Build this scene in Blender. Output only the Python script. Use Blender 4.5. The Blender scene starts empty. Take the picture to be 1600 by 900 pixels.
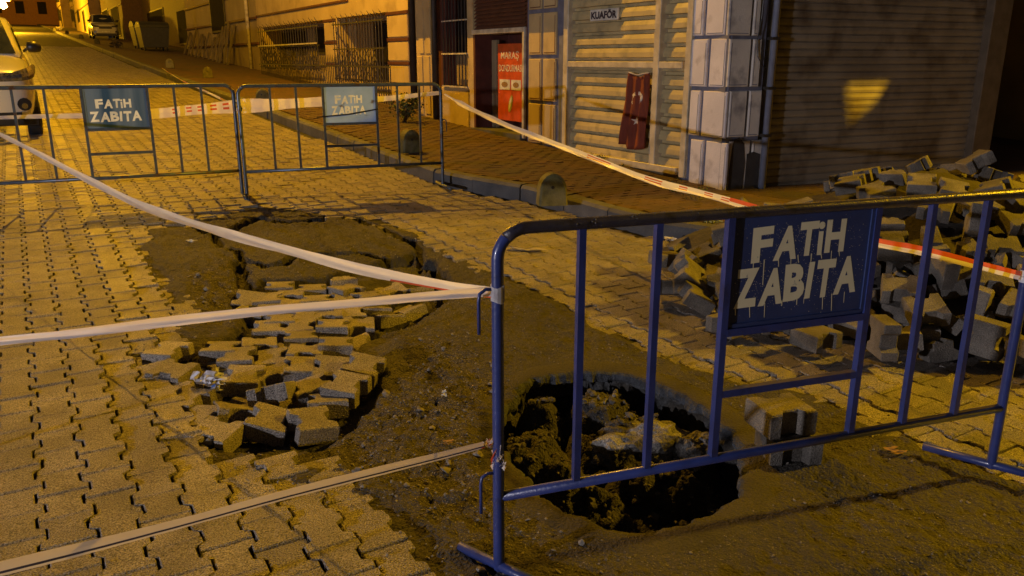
import bpy, math, random
import numpy as np
from mathutils import Vector, Matrix, Quaternion, Euler
random.seed(11)
R = math.radians
sc = bpy.context.scene
C = sc.collection

# ------------------------------------------------------------------ camera
FPX = 1250.0                       # focal length in photo pixels (1600 wide)
PITCH = math.atan(358 / FPX)       # the camera looks down by this much
EYE = 1.51
cp_, sp_ = math.cos(PITCH), math.sin(PITCH)
cam_d = bpy.data.cameras.new("camera")
cam = bpy.data.objects.new("camera", cam_d)
C.objects.link(cam)
cam.location = (0, 0, EYE)
cam.rotation_euler = (math.pi / 2 - PITCH, 0, 0)
cam_d.sensor_width = 36.0
cam_d.lens = 36.0 * FPX / 1600.0
cam_d.clip_start = 0.05
cam_d.clip_end = 600
sc.camera = cam

# ------------------------------------------------------------------ sky, lamps, exposure
w = bpy.data.worlds.new("World")
sc.world = w
w.use_nodes = True
nt = w.node_tree
nt.nodes.clear()
sky = nt.nodes.new("ShaderNodeTexSky")
sky.sky_type = 'NISHITA'
sky.sun_disc = False
sky.sun_elevation = R(-3)
sky.sun_rotation = R(200)
bg = nt.nodes.new("ShaderNodeBackground")
bg.inputs[1].default_value = 0.15
wo = nt.nodes.new("ShaderNodeOutputWorld")
nt.links.new(sky.outputs[0], bg.inputs[0])
nt.links.new(bg.outputs[0], wo.inputs[0])
sc.view_settings.view_transform = 'Standard'
sc.view_settings.look = 'None'
sc.view_settings.exposure = 0.42
sc.view_settings.gamma = 1.0

AZ = R(30.8)                                   # the street runs this far left of the view
U = (-math.sin(AZ), math.cos(AZ))              # unit vector up the street (s)
T = (math.cos(AZ), math.sin(AZ))               # unit vector across it, to the right (t)
SODIUM = (1.0, 0.48, 0.008)
SODIUM2 = (1.0, 0.55, 0.01)
COOL = (0.90, 0.84, 0.92)

def W2(s, t):
    return (s * U[0] + t * T[0], s * U[1] + t * T[1])

def lamp(name, x, y, z, watts, col, size):
    l = bpy.data.lights.new(name, 'POINT')
    l.energy = watts
    l.color = col
    l.shadow_soft_size = size
    o = bpy.data.objects.new(name, l)
    o.location = (x, y, z)
    C.objects.link(o)
    return o
_x, _y = W2(16.5, 1.9)
lamp("street_light_near", _x, _y, 10.0, 5400, SODIUM, 0.03)
lamp("street_light_cross", 10.4, 5.7, 5.0, 4200, SODIUM2, 0.12)
lamp("white_light", -8.5, -3.6, 1.8, 1900, COOL, 0.08)
FARL = []
for s_, e_ in ((40, 500), (58, 900), (84, 6000), (122, 6000)):  # the topmost one is added to brighten the end house
    _x, _y = W2(s_, -1.0); _z = 7.6 + .045 * s_ - 1.2
    if s_ == 84:                    # the one lantern that is in view, top left
        _k = 75.0; _u = (5 - 800) / FPX; _v = (10 - 450) / FPX
        _y0 = cp_ - _v * sp_
        _x, _y, _z = _u / _y0 * _k, _k, EYE - (sp_ + _v * cp_) / _y0 * _k
    FARL.append((_x, _y, _z))
    lamp("street_light_far", _x, _y, _z - (.45 if s_ == 84 else 0), e_, SODIUM, 0.15)

# ------------------------------------------------------------------ ground height and measuring helpers
def gz(s, t):
    k = .8
    return .045 * k * math.log1p(math.exp(min((s - 3.0) / k, 60))) - .02 * max(0, min(t, 9) - 1.5)

def gzn(s, t):
    k = .8
    a = np.minimum((s - 3.0) / k, 60)
    sl = k * np.log1p(np.exp(a))
    sl = np.where((s - 3.0) / k > 60, s - 3.0, sl)
    return .045 * sl - .02 * np.maximum(0, np.minimum(t, 9) - 1.5)

def gz_(s, t):
    return gz(s, t) if s < 50 else .045 * (s - 3) - .02 * max(0, min(t, 9) - 1.5)

def ray(px, py):
    u = (px - 800) / FPX
    v = (py - 450) / FPX
    return (u, cp_ - v * sp_, -(sp_ + v * cp_))

def gpt(px, py, off=0.0):
    """ground point (s, t) seen at photo pixel"""
    d = ray(px, py)
    f = lambda k: (EYE + k * d[2]) - gz_(k * (d[0] * U[0] + d[1] * U[1]), k * (d[0] * T[0] + d[1] * T[1])) - off
    k = .3
    while k < 150 and f(k) > 0:
        k *= 1.03
    a, b = k / 1.03, k
    for _ in range(25):
        m = (a + b) / 2
        if f(m) > 0: a = m
        else: b = m
    X, Y = a * d[0], a * d[1]
    return (X * U[0] + Y * U[1], X * T[0] + Y * T[1])

def project(x, y, z):
    dz = z - EYE
    f = y * cp_ - dz * sp_
    if f <= 0.05: return (-9999, -9999)
    return (800 + FPX * x / f, 450 - FPX * (y * sp_ + dz * cp_) / f)

class Fr:
    """a wall plane: origin, direction along it, outward normal"""
    def __init__(self, o, d, n):
        self.o, self.d, self.n = o, d, n
    def P(self, a, o, z):
        return (self.o[0] + self.d[0] * a + self.n[0] * o, self.o[1] + self.d[1] * a + self.n[1] * o, z)
    def hit(self, px, py, off=0.0):
        d = ray(px, py)
        n = self.n
        c = n[0] * self.o[0] + n[1] * self.o[1] + off
        k = c / (n[0] * d[0] + n[1] * d[1])
        x, y = k * d[0], k * d[1]
        return ((x - self.o[0]) * self.d[0] + (y - self.o[1]) * self.d[1], EYE + k * d[2])
    def rect(self, x0, y0, x1, y1, off=0.0):
        xm, ym = (x0 + x1) / 2, (y0 + y1) / 2
        a0 = self.hit(x0, ym, off)[0]; a1 = self.hit(x1, ym, off)[0]
        z0 = self.hit(xm, y1, off)[1]; z1 = self.hit(xm, y0, off)[1]
        return (min(a0, a1), max(a0, a1), min(z0, z1), max(z0, z1))

def street_frame(t):
    return Fr((t * T[0], t * T[1]), U, (-T[0], -T[1]))
ST = Fr((0, 0), U, T)          # a = s, o = t

# ------------------------------------------------------------------ mesh builder
class MB:
    def __init__(self):
        self.v = []; self.f = []; self.m = []
        self.mi = 0
    def add(self, vs, fs):
        b = len(self.v)
        self.v += [tuple(p) for p in vs]
        for f in fs:
            self.f.append(tuple(b + i for i in f)); self.m.append(self.mi)
    def box(self, fr, a0, a1, z0, z1, o0, o1):
        vs = [fr.P(a, o, z) for a in (a0, a1) for o in (o0, o1) for z in (z0, z1)]
        self.add(vs, [(0, 1, 3, 2), (4, 6, 7, 5), (0, 4, 5, 1), (2, 3, 7, 6), (0, 2, 6, 4), (1, 5, 7, 3)])
        return self
    def panel(self, fr, a0, a1, z0, z1, o0, o1, b=.012):
        """box whose front face (o1) is bevelled by b"""
        q = []
        for (da, dz, o) in ((0, 0, o0), (0, 0, o1 - b), (b, b, o1)):
            q += [fr.P(a0 + da, o, z0 + dz), fr.P(a1 - da, o, z0 + dz), fr.P(a1 - da, o, z1 - dz), fr.P(a0 + da, o, z1 - dz)]
        fs = [(8, 9, 10, 11), (0, 3, 2, 1)]
        for r in (0, 4):
            for i in range(4):
                fs.append((r + i, r + (i + 1) % 4, r + 4 + (i + 1) % 4, r + 4 + i))
        self.add(q, fs)
        return self
    def lbox(self, x0, x1, y0, y1, z0, z1):
        vs = [(x, y, z) for x in (x0, x1) for y in (y0, y1) for z in (z0, z1)]
        self.add(vs, [(0, 1, 3, 2), (4, 6, 7, 5), (0, 4, 5, 1), (2, 3, 7, 6), (0, 2, 6, 4), (1, 5, 7, 3)])
        return self
    def tube(self, pts, r, n=10, cap=True, rs=None):
        pts = [Vector(p) for p in pts]
        k = len(pts)
        up = None
        rings = []
        for i, p in enumerate(pts):
            if i == 0: t = pts[1] - p
            elif i == k - 1: t = p - pts[i - 1]
            else: t = (pts[i + 1] - p).normalized() + (p - pts[i - 1]).normalized()
            t.normalize()
            if up is None:
                up = Vector((0, 0, 1)) if abs(t.z) < .9 else Vector((1, 0, 0))
            a = t.cross(up)
            if a.length < 1e-4: a = t.cross(Vector((0, 1, 0)))
            a.normalize(); bb = a.cross(t).normalized(); up = bb
            rr = rs[i] if rs else r
            rings.append([p + a * math.cos(2 * math.pi * j / n) * rr + bb * math.sin(2 * math.pi * j / n) * rr for j in range(n)])
        vs = [q for rg in rings for q in rg]
        fs = []
        for i in range(k - 1):
            for j in range(n):
                fs.append((i * n + j, i * n + (j + 1) % n, (i + 1) * n + (j + 1) % n, (i + 1) * n + j))
        if cap:
            fs.append(tuple(range(n))[::-1]); fs.append(tuple(range((k - 1) * n, k * n)))
        self.add(vs, fs)
        return self
    def prism(self, poly, M, z0, z1, bev=0.0, bottom=True):
        """poly (x,y) extruded z0..z1, matrix M to world; bev = chamfer of the top edge"""
        k = len(poly)
        cx = sum(p[0] for p in poly) / k; cy = sum(p[1] for p in poly) / k
        def ring(z, ins):
            out = []
            for x, y in poly:
                L = math.hypot(x - cx, y - cy) or 1
                out.append(M @ Vector((x - (x - cx) / L * ins, y - (y - cy) / L * ins, z)))
            return out
        vs = ring(z0, 0); rows = 1
        if bev:
            vs += ring(z1 - bev, 0); rows += 1
        vs += ring(z1, bev); rows += 1
        fs = []
        for r in range(rows - 1):
            for i in range(k):
                fs.append((r * k + i, r * k + (i + 1) % k, (r + 1) * k + (i + 1) % k, (r + 1) * k + i))
        fs.append(tuple(range((rows - 1) * k, rows * k)))
        if bottom: fs.append(tuple(range(k))[::-1])
        self.add(vs, fs)
        return self
    def mesh(self, name, mats, smooth=False, origin=None):
        me = bpy.data.meshes.new(name)
        v = self.v
        if origin is not None:
            ox, oy, oz = origin
            v = [(a - ox, b - oy, c - oz) for a, b, c in v]
        me.from_pydata(v, [], self.f)
        if not isinstance(mats, (list, tuple)): mats = [mats]
        for m in mats: me.materials.append(m)
        if len(mats) > 1:
            me.polygons.foreach_set("material_index", self.m)
        if smooth:
            me.polygons.foreach_set("use_smooth", [True] * len(me.polygons))
        me.update()
        return me
    def build(self, name, mats, parent=None, smooth=False, local=False, label=None, kind=None):
        """link as one object; vertices are in world coordinates unless local"""
        if local:
            o = bpy.data.objects.new(name, self.mesh(name, mats, smooth))
        else:
            org = Vector((0, 0, 0))
            p = parent
            while p is not None:
                org += p.location; p = p.parent
            if parent is None and self.v:
                a = np.array(self.v); lo, hi = a.min(0), a.max(0)
                org = Vector(((lo[0] + hi[0]) / 2, (lo[1] + hi[1]) / 2, lo[2]))
                o = bpy.data.objects.new(name, self.mesh(name, mats, smooth, org)); o.location = org
            else:
                o = bpy.data.objects.new(name, self.mesh(name, mats, smooth, org))
        if parent is not None: o.parent = parent
        if label: o["label"] = label
        if kind: o["kind"] = kind
        C.objects.link(o)
        return o

def thing(name, label, cat, loc=(0, 0, 0), rz=0, group=None):
    o = bpy.data.objects.new(name, None)
    o.empty_display_size = .1
    o.location = loc; o.rotation_euler = (0, 0, rz)
    C.objects.link(o)
    o["label"] = label; o["category"] = cat
    if group: o["group"] = group
    return o

def tag(o, label, cat, group=None):
    o["label"] = label; o["category"] = cat
    if group: o["group"] = group
    return o

def copy_tree(o, parent=None):
    c = o.copy(); C.objects.link(c)
    if parent is not None: c.parent = parent
    for ch in list(o.children): copy_tree(ch, c)
    return c

# ------------------------------------------------------------------ materials
def mat(name, c1, c2=None, scale=8.0, rough=.7, bump=0.0, bscale=60.0, metal=0.0, spec=.5, grain=0.0, gscale=400.0,
        tint=0.0, emit=None, estr=0.0, stain=None, stscale=2.0, sttr=(.5, .7), coat=0.0, alpha=None, stretch=None):
    m = bpy.data.materials.new(name)
    m.use_nodes = True
    t = m.node_tree; N = t.nodes; Lk = t.links
    b = N["Principled BSDF"]
    b.inputs["Roughness"].default_value = rough
    b.inputs["Metallic"].default_value = metal
    b.inputs["Specular IOR Level"].default_value = spec
    if coat: b.inputs["Coat Weight"].default_value = coat
    geo = N.new("ShaderNodeNewGeometry")
    vec = geo.outputs["Position"]
    if stretch:
        mp = N.new("ShaderNodeMapping"); mp.inputs["Scale"].default_value = stretch
        Lk.new(vec, mp.inputs[0]); vec = mp.outputs[0]
    def noise(s, det=4):
        n = N.new("ShaderNodeTexNoise"); n.inputs["Scale"].default_value = s; n.inputs["Detail"].default_value = det
        Lk.new(vec, n.inputs["Vector"])
        return n.outputs["Fac"]
    def ramp(fac, a, bb, ca=(0, 0, 0, 1), cb=(1, 1, 1, 1)):
        r = N.new("ShaderNodeValToRGB")
        r.color_ramp.elements[0].position = a; r.color_ramp.elements[1].position = bb
        r.color_ramp.elements[0].color = ca; r.color_ramp.elements[1].color = cb
        Lk.new(fac, r.inputs[0]); return r.outputs[0]
    c1 = tuple(c1) + (1,)
    c2 = tuple(c2) + (1,) if c2 else tuple(v * .7 for v in c1[:3]) + (1,)
    col = ramp(noise(scale), .35, .65, c1, c2)
    def mul(a, fac_out, lo, hi):
        r = N.new("ShaderNodeMapRange"); r.inputs[3].default_value = lo; r.inputs[4].default_value = hi
        r.inputs[1].default_value = .3; r.inputs[2].default_value = .7
        Lk.new(fac_out, r.inputs[0])
        mx = N.new("ShaderNodeVectorMath"); mx.operation = 'SCALE'
        Lk.new(a, mx.inputs[0]); Lk.new(r.outputs[0], mx.inputs["Scale"])
        return mx.outputs[0]
    if stain:
        mx = N.new("ShaderNodeMix"); mx.data_type = 'RGBA'
        Lk.new(ramp(noise(stscale, 6), sttr[0], sttr[1]), mx.inputs[0])
        Lk.new(col, mx.inputs[6]); mx.inputs[7].default_value = tuple(stain) + (1,)
        col = mx.outputs[2]
    if grain: col = mul(col, noise(gscale, 2), 1 - grain, 1 + grain)
    if tint:
        oi = N.new("ShaderNodeObjectInfo")
        r = N.new("ShaderNodeMapRange"); r.inputs[3].default_value = 1 - tint; r.inputs[4].default_value = 1 + tint
        Lk.new(oi.outputs["Random"], r.inputs[0])
        mx = N.new("ShaderNodeVectorMath"); mx.operation = 'SCALE'
        Lk.new(col, mx.inputs[0]); Lk.new(r.outputs[0], mx.inputs["Scale"]); col = mx.outputs[0]
    Lk.new(col, b.inputs["Base Color"])
    if bump:
        bn = N.new("ShaderNodeBump"); bn.inputs["Strength"].default_value = bump; bn.inputs["Distance"].default_value = .01
        Lk.new(noise(bscale, 5), bn.inputs["Height"]); Lk.new(bn.outputs[0], b.inputs["Normal"])
    if emit:
        b.inputs["Emission Color"].default_value = tuple(emit) + (1,)
        b.inputs["Emission Strength"].default_value = estr
    if alpha is not None:
        b.inputs["Alpha"].default_value = alpha
    return m

M = {}
M['paver'] = mat('paver_concrete', (.25, .222, .185), (.165, .148, .125), scale=5, rough=.40, bump=1.0, bscale=150, grain=1.0, gscale=210, tint=.14, stain=(.13, .115, .10), stscale=3.1, sttr=(.52, .72))
M['block'] = mat('grey_block_concrete', (.175, .158, .13), (.095, .087, .075), scale=9, rough=.8, bump=.8, bscale=130, grain=.5, gscale=240, tint=.25, stain=(.06, .052, .042), stscale=5, sttr=(.5, .7))
M['kerb'] = mat('kerb_stone', (.10, .10, .10), (.065, .065, .068), scale=6, rough=.75, bump=.5, bscale=70, grain=.25, tint=.15)
M['pavbrick'] = mat('pavement_brick', (.095, .052, .034), (.06, .036, .026), scale=4, rough=.8, bump=.4, bscale=120, grain=.3, stain=(.05, .04, .032), stscale=1.3)
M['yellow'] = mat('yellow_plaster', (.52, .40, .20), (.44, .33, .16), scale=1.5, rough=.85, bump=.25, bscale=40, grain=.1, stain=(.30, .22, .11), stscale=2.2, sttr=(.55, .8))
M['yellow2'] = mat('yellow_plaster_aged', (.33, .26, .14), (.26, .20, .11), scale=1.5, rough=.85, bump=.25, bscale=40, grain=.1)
M['band'] = mat('dark_red_trim', (.10, .028, .02), rough=.7)
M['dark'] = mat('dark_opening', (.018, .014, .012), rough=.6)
M['glassdark'] = mat('dark_window_glass', (.025, .022, .02), rough=.9, spec=.03)
M['iron'] = mat('iron_bars', (.05, .042, .035), rough=.6, metal=.3)
M['whitebar'] = mat('pale_metal_frame', (.55, .50, .40), rough=.5, stain=(.3, .26, .2), stscale=8)
M['shopframe'] = mat('cream_shop_frame', (.62, .54, .38), rough=.45, stain=(.4, .33, .2), stscale=7, sttr=(.55, .75))
M['slat'] = mat('olive_cream_slat', (.50, .41, .21), (.42, .34, .17), scale=3, rough=.5, stain=(.28, .24, .14), stscale=6)
M['lilac'] = mat('whitewashed_block', (.74, .70, .71), (.62, .59, .61), scale=3, rough=.85, bump=.35, bscale=50, grain=.1, stain=(.40, .37, .38), stscale=5, sttr=(.55, .75))
M['lilacbg'] = mat('grey_blue_joint', (.17, .18, .25), rough=.85)
M['darkpatch'] = mat('dark_block_patch', (.05, .045, .042), rough=.9, bump=.5)
M['rust'] = mat('brown_roller_shutter', (.27, .24, .19), (.18, .155, .12), scale=2.0, rough=.6, metal=.1, stain=(.08, .055, .035), stscale=3, sttr=(.5, .75))
M['bluegrey'] = mat('blue_grey_pipe', (.19, .22, .31), (.14, .16, .23), scale=9, rough=.55)
M['brownpost'] = mat('brown_post', (.13, .10, .065), rough=.7, bump=.3)
M['blue'] = mat('blue_barrier_paint', (.030, .048, .19), (.022, .036, .14), scale=12, rough=.33, bump=.12, bscale=90, coat=.35, stain=(.020, .022, .05), stscale=18, sttr=(.6, .78))
M['bluepanel'] = mat('blue_panel_paint', (.035, .058, .17), (.028, .045, .13), scale=7, rough=.42, bump=.1, bscale=60, stain=(.10, .12, .17), stscale=14, sttr=(.66, .9))
M['greyblue'] = mat('worn_blue_steel', (.10, .13, .17), (.07, .09, .12), scale=20, rough=.35, metal=.5, stain=(.10, .055, .03), stscale=16, sttr=(.55, .7))
M['panelsheen'] = mat('sheen_blue_panel', (.34, .47, .70), (.26, .38, .58), scale=6, rough=.4, stain=(.12, .10, .09), stscale=11, sttr=(.62, .72))  # blue panel; the cool light it reflects is put into a paler colour
M['panelmid'] = mat('streaked_blue_panel', (.03, .075, .15), (.13, .19, .27), scale=1.0, rough=.35, stretch=(9, 9, .6))
M['stencil'] = mat('cream_spray_paint', (.90, .80, .50), (.84, .74, .46), scale=14, rough=.7, stain=(.16, .16, .2), stscale=30, sttr=(.68, .8))
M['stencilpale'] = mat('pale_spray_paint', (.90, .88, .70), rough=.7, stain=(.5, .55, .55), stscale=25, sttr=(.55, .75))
M['tape'] = mat('white_barrier_tape', (.82, .79, .78), (.76, .72, .74), scale=10, rough=.35, spec=.5)
M['tapered'] = mat('red_tape_stripe', (.62, .13, .07), (.55, .10, .06), rough=.35)
for k_ in ('tape', 'tapered'):
    t_ = M[k_].node_tree; b_ = t_.nodes["Principled BSDF"]; tr_ = t_.nodes.new("ShaderNodeBsdfTranslucent"); mx_ = t_.nodes.new("ShaderNodeMixShader")
    mx_.inputs[0].default_value = .5
    t_.links.new(b_.inputs["Base Color"].links[0].from_socket, tr_.inputs[0])
    t_.links.new(b_.outputs[0], mx_.inputs[1]); t_.links.new(tr_.outputs[0], mx_.inputs[2])
    t_.links.new(mx_.outputs[0], t_.nodes["Material Output"].inputs[0])
M['concrete_yellow'] = mat('yellow_painted_concrete', (.115, .105, .03), (.06, .058, .022), scale=14, rough=.8, bump=.4, stain=(.13, .12, .06), stscale=9, sttr=(.45, .65))
M['banner'] = mat('red_banner', (.62, .085, .022), rough=.5)
M['bannertext'] = mat('banner_lettering', (.80, .66, .52), rough=.6)
M['flag'] = mat('red_flag_cloth', (.21, .04, .014), (.14, .026, .01), scale=5, rough=.85)
M['flagwhite'] = mat('flag_white', (.72, .62, .50), rough=.85)
M['paper'] = mat('paper', (.70, .68, .60), rough=.7)
M['green'] = mat('green_print', (.10, .30, .10), rough=.6)
M['darkprint'] = mat('dark_print', (.03, .025, .05), rough=.6)
M['leafgreen'] = mat('leaf', (.055, .085, .025), (.035, .06, .018), scale=30, rough=.6)
M['dryleaf'] = mat('dry_leaf', (.30, .17, .05), (.22, .12, .04), scale=40, rough=.8)
M['plastic'] = mat('crumpled_plastic', (.70, .70, .74), (.55, .56, .62), scale=30, rough=.2, spec=.7)
M['bagwhite'] = mat('white_bag', (.66, .63, .60), (.5, .47, .44), scale=20, rough=.5)
M['bagyellow'] = mat('yellow_green_bag', (.46, .42, .14), (.30, .34, .12), scale=18, rough=.4)
M['rag'] = mat('dirty_rag', (.42, .37, .28), (.28, .24, .17), scale=20, rough=.9)
M['carpaint'] = mat('white_car_paint', (.52, .51, .48), (.50, .49, .46), scale=1, rough=.25, coat=.8)
M['carglass'] = mat('car_glass', (.03, .035, .03), rough=.06, spec=.8)
M['black'] = mat('black_plastic', (.015, .015, .016), rough=.4)
M['rubber'] = mat('tyre_rubber', (.02, .02, .02), rough=.85)
M['chrome'] = mat('chrome', (.7, .7, .7), rough=.15, metal=1)
M['headlight'] = mat('headlight_glass', (.10, .10, .10), (.03, .03, .03), scale=30, rough=.08, spec=.9, coat=.6)
M['plate'] = mat('number_plate', (.7, .7, .66), rough=.4)
M['wood'] = mat('weathered_board', (.13, .10, .055), (.08, .06, .035), scale=6, rough=.85)
M['lampglow'] = mat('lamp_lens', (.9, .7, .4), rough=.4, emit=(1.0, .55, .14), estr=60)
M['steel'] = mat('grey_steel', (.18, .18, .18), rough=.5, metal=.6)
M['gravel'] = mat('gravel', (.24, .21, .17), (.10, .09, .075), scale=60, rough=.85, tint=0)
M['soil'] = mat('soil_clod', (.05, .042, .032), (.028, .024, .019), scale=12, rough=.95, bump=.8, bscale=60, grain=.4)
M['water'] = mat('water_drop', (.5, .5, .5), rough=.02, spec=1.0, metal=.7)

# ================================================================== GROUND
def vnoise(x, y, seed=0):
    xi = np.floor(x).astype(np.int64); yi = np.floor(y).astype(np.int64)
    xf = x - xi; yf = y - yi
    def h(a, b):
        n = (a * 374761393 + b * 668265263 + seed * 1274126177) & 0x7fffffff
        n = ((n ^ (n >> 13)) * 1103515245) & 0x7fffffff
        return ((n ^ (n >> 16)) & 0xffff) / 65535.0
    u = xf * xf * (3 - 2 * xf); v = yf * yf * (3 - 2 * yf)
    return (h(xi, yi) * (1 - u) + h(xi + 1, yi) * u) * (1 - v) + (h(xi, yi + 1) * (1 - u) + h(xi + 1, yi + 1) * u) * v

def fbm(x, y, sc_, oct_=4, seed=0):
    r = 0; a = .5; tot = 0
    for i in range(oct_):
        r = r + a * vnoise(x * sc_ + 17.3 * i, y * sc_ - 9.1 * i, seed + i); tot += a
        a *= .5; sc_ *= 2.03
    return r / tot - .5

def poly_st(px):
    return [gpt(x, y) for x, y in px]

def sdist(S, T_, poly):
    """signed distance to polygon, positive inside"""
    best = np.full(S.shape, 1e9); inside = np.zeros(S.shape, bool)
    n = len(poly)
    for i in range(n):
        x0, y0 = poly[i]; x1, y1 = poly[(i + 1) % n]
        dx, dy = x1 - x0, y1 - y0
        L2 = dx * dx + dy * dy + 1e-12
        k = np.clip(((S - x0) * dx + (T_ - y0) * dy) / L2, 0, 1)
        best = np.minimum(best, np.hypot(S - x0 - k * dx, T_ - y0 - k * dy))
        c = ((y0 > T_) != (y1 > T_)) & (S < (x1 - x0) * (T_ - y0) / ((y1 - y0) if abs(y1 - y0) > 1e-9 else 1e-9) + x0)
        inside ^= c
    return np.where(inside, best, -best)

def ldist(S, T_, line):
    best = np.full(S.shape, 1e9)
    for i in range(len(line) - 1):
        x0, y0 = line[i]; x1, y1 = line[i + 1]
        dx, dy = x1 - x0, y1 - y0
        k = np.clip(((S - x0) * dx + (T_ - y0) * dy) / (dx * dx + dy * dy + 1e-12), 0, 1)
        best = np.minimum(best, np.hypot(S - x0 - k * dx, T_ - y0 - k * dy))
    return best

def sstep(a, b, x):
    k = np.clip((x - a) / (b - a), 0, 1)
    return k * k * (3 - 2 * k)

DIRT = poly_st([(230, 358), (242, 370), (226, 382), (236, 398), (250, 416), (264, 436), (280, 460), (288, 480), (306, 488), (304, 500),
    (262, 512), (258, 532), (238, 545), (236, 562), (246, 590), (262, 620), (276, 650), (296, 672), (330, 694), (370, 712), (400, 716), (470, 738), (515, 718), (560, 735),
    (545, 765), (620, 768), (657, 807), (696, 853), (715, 900), (735, 1000), (760, 1150), (2100, 1150), (1900, 900), (1680, 790),
    (1600, 757), (1500, 722), (1440, 692), (1340, 652), (1240, 608), (1180, 600), (1130, 592), (1050, 562), (985, 536), (940, 512), (897, 487),
    (850, 460), (790, 436), (740, 412), (690, 386), (640, 362), (600, 350), (560, 338), (480, 330), (400, 322), (345, 338), (300, 345)])
PIT = poly_st([(362, 545), (345, 520), (372, 500), (366, 465), (392, 440), (402, 426), (455, 428), (500, 425), (540, 412), (600, 395), (648, 386), (684, 425), (690, 468),
    (645, 496), (585, 515), (562, 535), (600, 578), (592, 612), (552, 652), (500, 684), (400, 694), (355, 690), (312, 672), (290, 640), (268, 600), (254, 570), (252, 550), (300, 534)])
HOLE = poly_st([(800, 625), (822, 600), (860, 584), (900, 580), (930, 578), (965, 580), (1000, 590), (1040, 606), (1075, 622), (1110, 642), (1142, 668), (1162, 700),
    (1163, 735), (1150, 775), (1112, 806), (1060, 824), (1000, 830), (950, 820), (915, 800), (880, 786), (850, 760), (830, 730), (800, 700), (785, 660)])
SLOPE = poly_st([(745, 640), (790, 600), (850, 590), (950, 700), (940, 800), (880, 800), (800, 775), (760, 740), (735, 690)])
CRACKS = [([(240, 346), (310, 352), (330, 360), (352, 366), (375, 350), (410, 340), (450, 347), (500, 343)], .05, .06),
          ([(480, 345), (520, 335), (560, 341), (600, 358), (655, 378), (656, 402)], .035, .06),
          ([(362, 388), (385, 405), (415, 411), (445, 408), (468, 395)], .028, .05),
          ([(500, 396), (560, 390), (612, 398), (650, 408)], .03, .05),
          ([(640, 400), (672, 400), (690, 428), (692, 460)], .05, .10),
          ([(330, 352), (338, 372), (342, 385)], .03, .06),
          ([(370, 405), (385, 440), (372, 475)], .05, .05)]
CRACKS = [(poly_st(c), w_, d_) for c, w_, d_ in CRACKS]
GRAV = poly_st([(295, 430), (330, 405), (370, 405), (398, 420), (370, 470), (345, 505), (300, 495), (262, 512), (275, 540), (330, 530), (330, 600), (395, 690), (560, 640), (620, 560), (640, 520), (720, 520), (760, 570), (800, 590), (790, 760),
    (900, 850), (760, 900), (620, 770), (500, 715), (380, 712), (300, 640), (260, 520), (300, 490)])
CHUNKS = [  # rubble mound lumps in the hole: px, py(on the mound), radius, height above hole floor
    (940, 655, .15, .36), (985, 680, .16, .33), (1035, 690, .15, .31), (1082, 705, .12, .28), (930, 695, .14, .26), (1000, 725, .16, .26), (1055, 735, .14, .24), (845, 660, .08, .36), (838, 700, .10, .32), (870, 730, .12, .28), (940, 740, .15, .20), (820, 720, .12, .34)]

# kerb line (front foot of the kerb, in s,t) from far to near, then round the corner
KERB = [(150, 3.6), (60, 3.6), (40, 3.6), (24.8, 3.62), (16.8, 3.74), (12.9, 3.75), (10.3, 3.77), (7.85, 3.80), (7.45, 3.98), (6.98, 4.20), (6.5, 4.33), (5.8, 4.38), (5.2, 4.46),
        (4.7, 4.70), (4.35, 5.1), (4.1, 5.8), (3.9, 6.8), (3.6, 9.0), (3.2, 12.0), (2.6, 16.0), (1.5, 24.0)]
PAVE_H = .14
KERBA = [(s, t) for s, t in KERB]
PAVPOLY = KERBA + [(6, 40), (150, 40)]

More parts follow.
